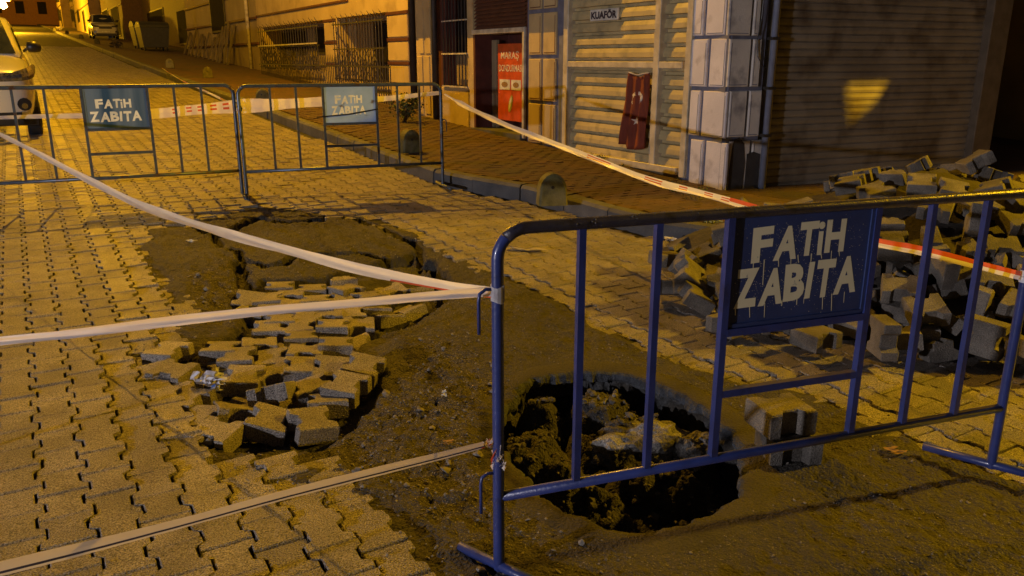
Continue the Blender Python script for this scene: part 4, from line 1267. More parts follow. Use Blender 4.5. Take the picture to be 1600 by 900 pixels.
# boards leaning against it
rr = random.Random(8)
x_ = 296
bds = thing("leaning_boards", "row of weathered boards leaning on the wall of the dull yellow building", "boards", FA.P(FA.hit(335, 80)[0], .3, pave_z(30, 6.9)))
while x_ < 368:
    a_ = FA.hit(x_, 80, .1)[0]; zz = pave_z(a_, 6.9)
    hgt_ = rr.uniform(.85, 1.35) + (.35 if x_ > 356 else 0); wd = rr.uniform(.12, .3)
    b = MB(); l0 = rr.uniform(-.25, .25)
    q_ = [FA.P(a_, .35, zz), FA.P(a_ - wd, .35, zz), FA.P(a_ - wd + l0, .03, zz + hgt_), FA.P(a_ + l0, .03, zz + hgt_)]
    q2 = [(x, y, z + .0) for x, y, z in [FA.P(a_, .39, zz), FA.P(a_ - wd, .39, zz), FA.P(a_ - wd + l0, .07, zz + hgt_), FA.P(a_ + l0, .07, zz + hgt_)]]
    b.add(q_ + q2, [(0, 1, 2, 3), (7, 6, 5, 4), (0, 4, 5, 1), (1, 5, 6, 2), (2, 6, 7, 3), (3, 7, 4, 0)])
    b.build("board", M['wood'], bds)
    x_ += rr.uniform(4, 8)
sA = FA.hit(290, 45)[0]
def sx(px, py, t): return street_frame(t).hit(px, py)[0]
s_list = [sA, sx(245, 30, TA), sx(205, 30, 7.4), sx(168, 25, 7.4), sx(139, 20, 7.2)]
far_house("house", "dark recessed house behind the rubbish containers", sA + .1, s_list[2], 8.2, M['brownpost'], 9, [(.1, .4, .4, 2.3, 'd'), (.6, .9, .8, 2.2, 'w')])
far_house("house", "brown shop front with pale door posts beyond the rubbish containers", s_list[2] + .1, s_list[3], 6.9, mat('brown_front', (.12, .07, .04), rough=.8), 9, [(.15, .45, .2, 2.4, 'd'), (.6, .9, .9, 2.2, 'w')], (2.5,))
far_house("house", "brightly lit yellow house up the street", s_list[3] + .1, s_list[4] + 2, 6.0, M['yellow'], 10, [(.3, .42, .2, 2.1, 'd'), (.65, .8, 1.0, 2.2, 'w')], (2.6,))
s_ = s_list[4] + 2.2; cols_ = [mat('orange_house', (.34, .16, .07), rough=.8), M['yellow2'], mat('brown_house', (.16, .10, .06), rough=.8), M['yellow'], mat('rose_house', (.36, .20, .14), rough=.8)]
labs = ["orange-brown house past the bright yellow one", "narrow dull house with tall windows halfway up the street", "brown house next to last before the far lamp glow", "pale house high up the street", "rose house at the top of the street", "orange house beside the far glow of the street lamp", "brown house at the very end of the row"]
rr = random.Random(5)
for i in range(7):
    ln = 5 + 2.0 * i * .8
    far_house("house", labs[i], s_, s_ + ln - .1, 6.4 + rr.uniform(-.7, .7), cols_[i % 5], 9 + rr.uniform(0, 3), [(.1, .3, .2, 2.3, 'd'), (.42, .6, .9, 2.4, 'w'), (.72, .9, .9, 2.4, 'w'), (.1, .3, 3.2, 4.7, 'w'), (.42, .6, 3.2, 4.7, 'w'), (.72, .9, 3.2, 4.7, 'w')], (2.8,))
    s_ += ln
# left side of the street, seen edge-on at the far left
s_ = 42
for i in range(5):
    F = street_frame(-4.6 + rr.uniform(-.4, .2)); F.n = (T[0], T[1])
    zb_ = gz_(s_, -4.6)
    h = thing("house", ["ochre house on the left side far up the street", "second house on the left side far up the street", "brown house on the left side near the lamp glow", "house on the left side just before the top", "topmost house on the left side of the street"][i], "building", F.P(s_ + 6, 0, zb_))
    b = MB(); b.box(F, s_, s_ + 14, zb_ - .5, zb_ + 10, -6, 0); b.build("wall", cols_[(i + 3) % 5], h)
    for f in (.15, .45, .75):
        b = MB(); b.panel(F, s_ + 14 * f, s_ + 14 * f + 1.4, zb_ + 1.4, zb_ + 3, -.02, .05, .02); b.build("window", M['glassdark'], h)
    s_ += 14.3
FE = Fr((150 * U[0], 150 * U[1]), T, (-U[0], -U[1]))
h = thing("house", "ochre house closing off the top of the street", "building", FE.P(0, 0, gz_(150, 0)))
b = MB(); b.box(FE, -12, 22, 5, 22, -6, 0); b.build("wall", cols_[0], h)
for k in range(8):
    b = MB(); b.panel(FE, -8 + k * 3, -6.8 + k * 3, 8.2, 10, -.02, .05, .02); b.build("window", M['glassdark'], h)

# ================================================================== BARRIERS
RT = .0175
def barrier(name, label, P0, P1, zb, bars, pan, mt, mtop, mpan, group, hooks=(), foot_ang=None, texts=None, drips=False, drops=0, bz=.25, pz=(.705, 1.05), sz=.48):
    """P0 left foot, P1 right foot (world x,y); bars: distances along; pan: (a0, a1)"""
    L = math.hypot(P1[0] - P0[0], P1[1] - P0[1]); rz = math.atan2(P1[1] - P0[1], P1[0] - P0[0])
    b = thing(name, label, "barrier", (P0[0], P0[1], zb), rz, group)
    zt = 1.065; rc = .085
    pts = [(0, 0, .0), (0, 0, .3), (0, 0, zt - rc)]
    for k in range(1, 7): a = k * math.pi / 12; pts.append((rc - rc * math.cos(a), 0, zt - rc + rc * math.sin(a)))
    pl = MB(); pl.tube(pts[:6], RT, 12, cap=False); post_l = pl.build("post", mt, b, smooth=True, local=True)
    pts2 = [(L - x, 0, z) for x, y, z in pts]
    pl = MB(); pl.tube(pts2[:6], RT, 12, cap=False); pl.build("post", mt, b, smooth=True, local=True)
    tp = pts[5:] + [(L * .25, 0, zt), (L * .5, 0, zt), (L * .75, 0, zt)] + [(L - x, 0, z) for x, y, z in reversed(pts[5:])]
    pl = MB(); pl.tube(tp, RT * 1.03, 12); top = pl.build("top_rail", mtop, b, smooth=True, local=True)
    pl = MB(); pl.tube([(.005, 0, bz), (L - .005, 0, bz)], RT * .92, 12); pl.build("bottom_rail", mt, b, smooth=True, local=True)
    for a in bars:
        pl = MB(); pl.lbox(a - .0105, a + .0105, -.0105, .0105, bz + .012, zt - .012); pl.build("bar", mt, b, local=True)
    for a in pan:
        pl = MB(); pl.lbox(a - .0115, a + .0115, -.012, .012, bz + .012, zt - .012); pl.build("panel_post", mt, b, local=True)
    pl = MB(); pl.lbox(pan[0] + .0115, pan[1] - .0115, -.0115, .0115, sz - .012, sz + .012); pl.build("cross_bar", mt, b, local=True)
    pl = MB(); pl.lbox(pan[0] + .0115, pan[1] - .0115, -.0125, .0125, pz[0] - .03, pz[0] - .006); pl.build("panel_rail", mt, b, local=True)
    # panel: thin sheet with a folded rim
    x0, x1 = pan[0] + .012, pan[1] - .012
    pl = MB(); pl.lbox(x0, x1, -.002, .003, pz[0] - .006, pz[1])
    pn = pl.build("panel", mpan, b, local=True)
    pl = MB()
    for (a0, a1, c0, c1) in ((x0, x0 + .012, pz[0], pz[1]), (x1 - .012, x1, pz[0], pz[1]), (x0 + .012, x1 - .012, pz[0] - .004, pz[0] + .008)):
        pl.lbox(a0, a1, -.007, -.0021, c0, c1)
    pl.build("panel_rim", mpan, pn, local=True)
    fa = foot_ang if foot_ang is not None else math.pi / 2
    for a, f0_, f1_ in ((0, .30, .16), (L, .30, .24)):
        pl = MB(); dx, dy = math.cos(fa), math.sin(fa)
        pl.tube([(a - dx * f0_, -dy * f0_, .014), (a + dx * f1_, dy * f1_, .014)], .017, 8)
        pl.build("foot", mt, b, smooth=True, local=True)
    for (a, z, sg) in hooks:
        pl = MB(); pl.tube([(a, 0, z), (a + sg * .035, -.0, z + .004), (a + sg * .052, 0, z - .008), (a + sg * .055, 0, z - .03), (a + sg * .055, 0, z - .125)], .0052, 8)
        pl.build("hook", mt, b, smooth=True, local=True)
    if texts:
        for body, x0_, x1_, z0_, z1_, rot, tm_ in texts:
            tb = MB(); n = len(body)
            # each letter set by hand, uneven, as cut in a stencil
            rr = random.Random(len(body) + 3)
            wts = {'I': .42, 'i': .36, 'T': .92, 'Z': 1.08, 'A': 1.15}
            tot = sum(wts.get(ch, 1.0) for ch in body); x = x0_
            for ch in body:
                wch = wts.get(ch, 1.0) / tot * (x1_ - x0_)
                f = (x - x0_) / (x1_ - x0_)
                zz = z0_ + rot * f + rr.uniform(-.003, .003)
                c_ = 'I' if ch == 'i' else ch
                hh_ = (z1_ - z0_)
                if ch == 'i':
                    text_mb(tb, 'I', (1, 0, 0), (0, 0, 1), (0, -1, 0), (x + wch * .12, -.0022, zz), 1, ext=.0006, fit=(wch * .62, hh_ * .70), bold=.04)
                    cxx, czz, r_ = x + wch * .45, zz + hh_ * .87, hh_ * .11
                    tb.add([(cxx + math.cos(k * math.pi / 6) * r_, -.0028, czz + math.sin(k * math.pi / 6) * r_) for k in range(12)], [tuple(range(12))])
                else:
                    text_mb(tb, c_, (1, 0, rr.uniform(.0, .05)), (rr.uniform(-.02, .10), 0, 1), (0, -1, 0), (x + wch * .03, -.0022, zz), 1, ext=.0006, fit=(wch * .95 if ch not in 'I' else wch * .62, hh_ * rr.uniform(.97, 1.03)), bold=.045)
                x += wch
            if drips:
                nd = 9
                for k in range(nd):
                    xx = x0_ + (x1_ - x0_) * (k + rr.uniform(.1, .9)) / nd; ln = rr.uniform(.015, .05) * (1.6 if rr.random() < .25 else 1)
                    zz = z0_ + rot * (xx - x0_) / (x1_ - x0_) + .006
                    w_ = rr.uniform(.0012, .0021)
                    dxx = rr.uniform(.0, .006)
                    tb.add([(xx - w_, -.0027, zz), (xx + w_, -.0027, zz), (xx + dxx + w_ * .8, -.0027, zz - ln), (xx + dxx + w_ * .5, -.0027, zz - ln - .003), (xx + dxx - w_ * .5, -.0027, zz - ln - .003), (xx + dxx - w_ * .8, -.0027, zz - ln)], [(0, 5, 4, 3, 2, 1)])
            tb.build("lettering", tm_, pn, local=True)
            # soft overspray round the letters
    if drops:
        rr = random.Random(7); dm = MB()
        for k in range(drops):
            a = rr.uniform(.03, L - .03); th = rr.gauss(math.pi * .5, .75)
            y = math.cos(th) * RT * 1.03 * -1; z = zt + math.sin(th) * RT * 1.03
            r = rr.choice([.0011, .0014, .0018, .0024])
            dm.add([(a + p[0] * r, y + p[1] * r, z + p[2] * r * .7) for p in ico], icf)
        dm.build("water_drops", M['water'], top, smooth=True, local=True, kind="stuff")
    return b, rz, L

BP0 = (-.04, 2.13); BP1 = (BP0[0] + 1.985 * .9472, BP0[1] + 1.985 * .3206)
M['toprail'] = mat('wet_rail_dark_reflection', (.045, .040, .05), (.03, .028, .045), scale=16, rough=.28, bump=.25, bscale=160, coat=.4, stain=(.02, .015, .01), stscale=25)  # wet blue rail; the dark it reflects is put into the base colour
fang = math.atan2(.62, -.78) - math.atan2(.3206, .9472)
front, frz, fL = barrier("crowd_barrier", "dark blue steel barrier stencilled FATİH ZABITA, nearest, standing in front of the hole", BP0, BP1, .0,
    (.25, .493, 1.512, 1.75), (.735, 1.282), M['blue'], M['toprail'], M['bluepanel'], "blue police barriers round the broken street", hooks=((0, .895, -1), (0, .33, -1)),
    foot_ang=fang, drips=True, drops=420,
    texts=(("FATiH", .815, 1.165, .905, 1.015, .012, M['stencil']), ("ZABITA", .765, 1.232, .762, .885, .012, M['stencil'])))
# overspray haze: speckles of paint round the words
sp = MB(); rr = random.Random(4)
pn_front = [c for c in front.children if c.name.startswith("panel") and not c.name.startswith(("panel_",))][0]
for k in range(900):
    if rr.random() < .45: x = rr.gauss(.99, .12); z = rr.gauss(.965, .035)
    else: x = rr.gauss(1.0, .15); z = rr.gauss(.825, .042)
    if not (.755 < x < 1.262 and .71 < z < 1.045): continue
    r = rr.choice([.0006, .0008, .001, .0013])
    sp.add([(x - r, -.0024, z), (x, -.0024, z - r), (x + r, -.0024, z), (x, -.0024, z + r)], [(0, 1, 2, 3)])
sp.build("overspray", M['stencil'], pn_front, local=True, kind="stuff")

def st2w(p): return W2(*p)
rp0 = st2w(gpt(386, 304)); rp1 = st2w(gpt(692, 295))
FR_ = Fr(rp0, ((rp1[0] - rp0[0]) / math.dist(rp0, rp1), (rp1[1] - rp0[1]) / math.dist(rp0, rp1)), (0, 0))
FR_.n = (FR_.d[1], -FR_.d[0])
hb = lambda fr, px, py: fr.hit(px, py)[0]
s0_, t0_ = gpt(386, 304); s1_, t1_ = gpt(692, 295)
zr_ = (gz(s0_, t0_) + gz(s1_, t1_)) / 2
Lr = math.dist(rp0, rp1)
rb_bar, _, _ = barrier("crowd_barrier", "worn steel barrier with pale sheen-coloured panel reading FATİH ZABITA, by the kerb", rp0, rp1, zr_,
    [hb(FR_, x, 215) for x in (427, 467, 623, 657)], (hb(FR_, 505, 160), hb(FR_, 588, 160)), M['greyblue'], M['greyblue'], M['panelsheen'], "blue police barriers round the broken street",
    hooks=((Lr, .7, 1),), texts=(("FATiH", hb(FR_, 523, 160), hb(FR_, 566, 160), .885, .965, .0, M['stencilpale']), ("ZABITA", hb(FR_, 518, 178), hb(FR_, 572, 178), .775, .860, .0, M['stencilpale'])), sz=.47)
# black wire across its panel
wb = MB(); wb.tube([FR_.P(hb(FR_, 494, 182), .02, FR_.hit(494, 183)[1]), FR_.P(hb(FR_, 545, 178), .02, FR_.hit(545, 178)[1]), FR_.P(hb(FR_, 590, 170), .02, FR_.hit(590, 170)[1])], .006, 6)
tag(wb.build("wire", M['black'], None), "black wire tied across the pale sheen-coloured panel of the kerb-side barrier", "wire")
lp1 = st2w(gpt(379, 303)); ld = (-.909, -.416)
lp0 = (lp1[0] + ld[0] * 2.15, lp1[1] + ld[1] * 2.15)
FL_ = Fr(lp0, (-ld[0], -ld[1]), (0, 0)); FL_.n = (FL_.d[1], -FL_.d[0])
s1_, t1_ = gpt(379, 303)
zl_ = gz(s1_, t1_) - .02
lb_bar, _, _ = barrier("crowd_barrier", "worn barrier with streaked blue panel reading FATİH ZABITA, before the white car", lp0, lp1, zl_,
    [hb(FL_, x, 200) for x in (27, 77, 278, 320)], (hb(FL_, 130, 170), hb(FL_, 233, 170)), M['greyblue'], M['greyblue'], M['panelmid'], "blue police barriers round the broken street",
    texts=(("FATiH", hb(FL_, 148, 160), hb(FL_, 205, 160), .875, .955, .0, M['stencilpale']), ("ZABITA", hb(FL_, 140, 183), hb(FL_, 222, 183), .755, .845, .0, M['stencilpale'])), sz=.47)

# ================================================================== BARRIER TAPE
def plan_pts(P1, px0, Y0, pix):
    d = ray(*px0); k = Y0 / d[1]; P0 = (k * d[0], Y0); out = []
    for p in pix:
        d = ray(*p); ax, ay = P1; bx, by = P0[0] - ax, P0[1] - ay
        det = d[0] * (-by) + bx * d[1]; k = (ax * (-by) + bx * ay) / det
        out.append((k * d[0], k * d[1], EYE + k * d[2]))
    return out
def smooth_pts(pts, n):
    out = []
    P = [Vector(p) for p in pts]
    for i in range(len(P) - 1):
        p0 = P[max(i - 1, 0)]; p1 = P[i]; p2 = P[i + 1]; p3 = P[min(i + 2, len(P) - 1)]
        for k in range(n):
            t = k / n
            out.append(.5 * ((2 * p1) + (p2 - p0) * t + (2 * p0 - 5 * p1 + 4 * p2 - p3) * t * t + (3 * p1 - p0 - 3 * p2 + p3) * t ** 3))
    out.append(P[-1]); return out
def tape(name, label, pts, width, twist, stripe, fold=.25, seed=0, n=8):
    """twist: list of tilt angles (0 = standing on edge facing the viewer) spread along; stripe(u, j) -> 0 white 1 red 2 dark"""
    P = smooth_pts(pts, n); K = len(P); m = MB(); rr = random.Random(seed)
    J = 6; rows = []
    tot = 0; us = [0]
    for i in range(1, K): tot += (P[i] - P[i - 1]).length; us.append(tot)
    for i, p in enumerate(P):
        t = (P[min(i + 1, K - 1)] - P[max(i - 1, 0)]).normalized()
        up = Vector((0, 0, 1)); up = (up - t * up.dot(t)).normalized(); side = t.cross(up)
        f = us[i] / tot * (len(twist) - 1); a = twist[int(f)] if int(f) >= len(twist) - 1 else twist[int(f)] * (1 - (f - int(f))) + twist[int(f) + 1] * (f - int(f))
        wv = width(us[i] / tot) if callable(width) else width
        wv *= 1 + .10 * math.sin(us[i] * 7 + seed) + rr.uniform(-.03, .03)
        e1 = up * math.cos(a) - side * math.sin(a); e2 = up * math.sin(a) + side * math.cos(a)
        for j in range(J + 1):
            g = j / J - .5
            crease = fold * wv * (abs(g) - .25 + .16 * math.sin(us[i] * 9 + j * 1.7 + seed) + .10 * math.sin(us[i] * 31 + j * 2.9))
            rows.append(p + e1 * (g * wv) + e2 * crease)
    fs = []
    for i in range(K - 1):
        for j in range(J):
            m.mi = stripe(us[i], j)
            m.add([], []) 
            m.f.append((i * (J + 1) + j, i * (J + 1) + j + 1, (i + 1) * (J + 1) + j + 1, (i + 1) * (J + 1) + j)); m.m.append(stripe(us[i], j))
    m.v = [tuple(v) for v in rows]
    o = m.build(name, [M['tape'], M['tapered'], M['darkprint']], None, smooth=True)
    tag(o, label, "barrier tape", "strips of red and white barrier tape")
    return o
post = BP0
A = plan_pts(post, (0, 210), 6.0, [(0, 210), (60, 240), (140, 282), (230, 325), (350, 364), (450, 391), (560, 420), (700, 447), (768, 457)])
d0 = Vector(A[0]) - Vector(A[1]); A0 = Vector(A[0]) + d0 * .8
tape("barrier_tape", "wide violet-white tape sagging from the near barrier post back to the far left", [tuple(A0)] + A, lambda f: .043 - .014 * abs(2 * f - 1.2), [.5, .7, .35, .6, .9, .4, .2], lambda u, j: 1 if (j == 0 and u > 5.6) else 0, fold=.3, seed=1)
B_ = plan_pts(post, (0, 535), 2.2, [(0, 533), (120, 521), (260, 503), (420, 485), (560, 473), (680, 462), (762, 456), (784, 455)])
d0 = Vector(B_[0]) - Vector(B_[1]); B0 = Vector(B_[0]) + d0 * 5
tape("barrier_tape", "cream tape running from the near barrier post to the left above the sunken pavers", [tuple(B0)] + B_, lambda f: .032 - .008 * f, [.2, .1, .4, .2, .3], lambda u, j: 0, fold=.45, seed=2)
C_ = plan_pts(post, (0, 892), 1.6, [(0, 889), (150, 852), (300, 813), (450, 772), (600, 734), (690, 712), (756, 695)])
d0 = Vector(C_[0]) - Vector(C_[1]); C0 = Vector(C_[0]) + d0 * 3.5
tape("barrier_tape", "lowest tape with dark and red edge, knotted low on the near barrier post", [tuple(C0)] + C_, lambda f: .037 - .017 * f, [.5, .5, .45, .5, .6], lambda u, j: 2 if j == 1 else (1 if (j == 0 and u > 1.9) else 0), fold=.12, seed=3)
for P_, lab in ((B0, "thin steel stake outside the left edge holding the cream tape"), (C0, "thin steel stake outside the left edge holding the lowest tape")):
    b_ = MB(); b_.tube([(P_[0], P_[1], -.1), (P_[0], P_[1], max(P_[2], .3) + .12)], .012, 8); tag(b_.build("steel_stake", M['steel'], None), lab, "stake")
# wrap of tape round the post and the hanging knot
b_ = MB()
for k in range(3):
    zz = .872 + k * .012
    pts = [(post[0] + math.cos(a) * .0195, post[1] + math.sin(a) * .0195, zz + .004 * math.sin(a * 2 + k)) for a in [i * math.pi / 6 for i in range(13)]]
    ring = []
    for (x, y, z) in pts: ring += [(x, y, z - .011), (x * 1.0, y, z + .011)]
    b_.add(ring, [(2 * i, 2 * i + 2, 2 * i + 3, 2 * i + 1) for i in range(12)])
tag(b_.build("tape_wrap", M['tape'], None), "turns of white tape wound round the near barrier post under its rounded corner", "tape knot")
def crumple(name, label, cat, c, size, mats, seed, n=26, flat=1.0, group=None, red=.2):
    rr = random.Random(seed); m = MB()
    for k in range(n):
        a = Vector((rr.gauss(0, .42), rr.gauss(0, .42), rr.gauss(0, .42) * flat)); 
        e1 = Vector((rr.gauss(0, 1), rr.gauss(0, 1), rr.gauss(0, 1))).normalized(); e2 = e1.cross(Vector((rr.gauss(0, 1), rr.gauss(0, 1), rr.gauss(0, 1)))).normalized()
        L1, L2 = rr.uniform(.3, .75), rr.uniform(.15, .4)
        q = []
        for i in range(3):
            for j in range(3):
                u, v = i - 1, j - 1
                p = a + e1 * u * L1 + e2 * v * L2 + e1.cross(e2) * rr.uniform(-.2, .2)
                q.append((c[0] + p[0] * size[0], c[1] + p[1] * size[1], c[2] + p[2] * size[2]))
        m.mi = 1 if (len(mats) > 1 and rr.random() < red) else 0
        m.add(q, [(0, 1, 4, 3), (1, 2, 5, 4), (3, 4, 7, 6), (4, 5, 8, 7)])
    o = m.build(name, mats, None, smooth=False)
    return tag(o, label, cat, group)
crumple("tape_knot", "crumpled knot and dangling end of tape low on the near barrier post", "tape knot", (post[0] - .002, post[1] - .005, .385), (.019, .020, .040), [M['tape'], M['tapered']], 5, n=34, red=.18)
crumple("tape_knot", "small crumpled knot of tape at the lowest tape's end, beside the near barrier post", "tape knot", (post[0] - .03, post[1] - .0, .425), (.013, .012, .014), [M['tape'], M['tapered']], 6, n=16, red=.1)
# tape D behind the two far barriers
D_ = []
for px, py in ((0, 184), (60, 182), (120, 181), (235, 178), (300, 172), (375, 166)):
    a, z = FL_.hit(px, py, -.05); D_.append(FL_.P(a, -.05, z))
for px, py in ((420, 164), (500, 159), (590, 155), (640, 150), (688, 145)):
    a, z = FR_.hit(px, py, -.05); D_.append(FR_.P(a, -.05, z))
a, z = FL_.hit(-60, 187, -.05); D_ = [FL_.P(a, -.05, z)] + D_
tape("barrier_tape", "broad pale tape stretched along the back of the two far barriers", D_, lambda f: .04 + .085 * max(0, 1 - abs(f - .55) / .40), [.9, .5, .05, 0, 0, .1, .5], lambda u, j: 1 if (1.6 < u < 2.2 and j in (2, 4) and (u * 9) % 1 < .4) else 0, fold=.08, seed=4)
# tape E from the far barrier to the near one
e0 = FR_.P(Lr, 0, FR_.hit(692, 146)[1])
fx_, fy_ = BP0[0] + .9472 * 1.955, BP0[1] + .3206 * 1.955
E_ = []
for px, py in [(694, 147), (735, 170), (790, 195), (870, 226), (940, 253), (1020, 283), (1100, 303), (1180, 326), (1280, 356), (1366, 378), (1440, 392), (1520, 412), (1594, 431)]:
    d = ray(px, py); bx, by = e0[0] - fx_, e0[1] - fy_
    det = d[0] * (-by) + bx * d[1]; k = (fx_ * (-by) + bx * fy_) / det
    E_.append((k * d[0], k * d[1], EYE + k * d[2]))
tape("barrier_tape", "red and white tape slanting from kerb-side barrier to the near barrier's right end", E_, lambda f: .05 - .016 * f + (-.03 if f < .06 else 0), [.6, .9, .5, .7, .4, .5, .3], lambda u, j: (1 if (j in (3, 4, 5) and u > 4.6) or (j in (2, 4) and 2.6 < u <= 4.6 and (u * 8) % 1 < .55) else 0), fold=.3, seed=5, n=6)
b_ = MB()
for z0_ in (.752, .772):
    ring = []
    for i in range(13):
        a = i * math.pi / 6; x, y = BP1[0] - .0 + math.cos(a) * .0195, BP1[1] + math.sin(a) * .0195
        ring += [(x, y, z0_ - .012), (x, y, z0_ + .012)]
    b_.add(ring, [(2 * i, 2 * i + 2, 2 * i + 3, 2 * i + 1) for i in range(12)])
tag(b_.build("tape_wrap", M['plastic'], None), "pale tape wound round the right post of the near barrier", "tape knot")
# tape F running up along the street from the corner between the far barriers
f0 = FL_.P(2.15, 0, FL_.hit(380, 164)[1])
fe = W2(25.5, 3.55)
tape("barrier_tape", "thin tape running uphill from the two far barriers along the kerb", [f0, ((f0[0] * .75 + fe[0] * .25), (f0[1] * .75 + fe[1] * .25), f0[2] * .75 + (gz(25.5, 3.5) + .28) * .25 - .02), ((f0[0] + fe[0]) / 2, (f0[1] + fe[1]) / 2, f0[2] * .5 + (gz(25.5, 3.5) + .28) * .5 - .04), (fe[0], fe[1], gz(25.5, 3.5) + .28)], .03, [.2, .3, .2], lambda u, j: 1 if (u * 1.5) % 1 < .2 and j % 2 else 0, seed=6)
crumple("tape_knot", "blue-grey knot of tape where the two far barriers meet", "tape knot", (f0[0] + .03, f0[1], f0[2] + .0), (.03, .03, .05), [M['greyblue'], M['tape']], 9, n=18, red=.4)

# ================================================================== LOOSE PAVING BLOCKS
def block_mesh(seed, broken=False, hh=.08):
    rr = random.Random(seed)
    L, W_ = .172, .132; a = .0135; hw = W_ / 2 + a; nw = W_ / 2 - a
    ys = [(-L / 2, hw), (-L * .27, hw), (-L * .17, nw), (L * .17, nw), (L * .27, hw), (L / 2, hw)]
    poly = [(x + rr.uniform(-.002, .002), y) for y, x in ys] + [(-x + rr.uniform(-.002, .002), y) for y, x in reversed(ys)]
    if broken:
        cut = rr.uniform(-.02, .03)
        poly = [(x, y) for x, y in poly if y < cut] 
        poly = [(x, y) for x, y in poly]
        half = [(nw, cut), (nw * .4, cut + .012), (0, cut - .01), (-nw * .5, cut + .008), (-nw, cut)]
        k = len([p for p in poly if p[0] > 0])
        poly = poly[:k] + half + poly[k:]
    m = MB(); b = .005; k = len(poly); vs = []
    for z, ins in ((-hh / 2, b), (-hh / 2 + b, 0), (hh / 2 - b, 0), (hh / 2, b)):
        for x, y in poly:
            L_ = math.hypot(x, y) or 1
            vs.append((x - x / L_ * ins + rr.uniform(-.001, .001), y - y / L_ * ins, z))
    fs = [tuple(range(k))[::-1], tuple(range(3 * k, 4 * k))]
    for r in range(3):
        for i in range(k): fs.append((r * k + i, r * k + (i + 1) % k, (r + 1) * k + (i + 1) % k, (r + 1) * k + i))
    m.add(vs, fs)
    return m
bm_pile = [block_mesh(k).mesh("paving_block", M['block']) for k in range(4)] + [block_mesh(20 + k, True).mesh("paving_block", M['block']) for k in range(2)]
bm_pit = [block_mesh(40 + k).mesh("paving_block", M['paver']) for k in range(4)]
bm_half = block_mesh(60, True).mesh("paving_block", M['paver'])
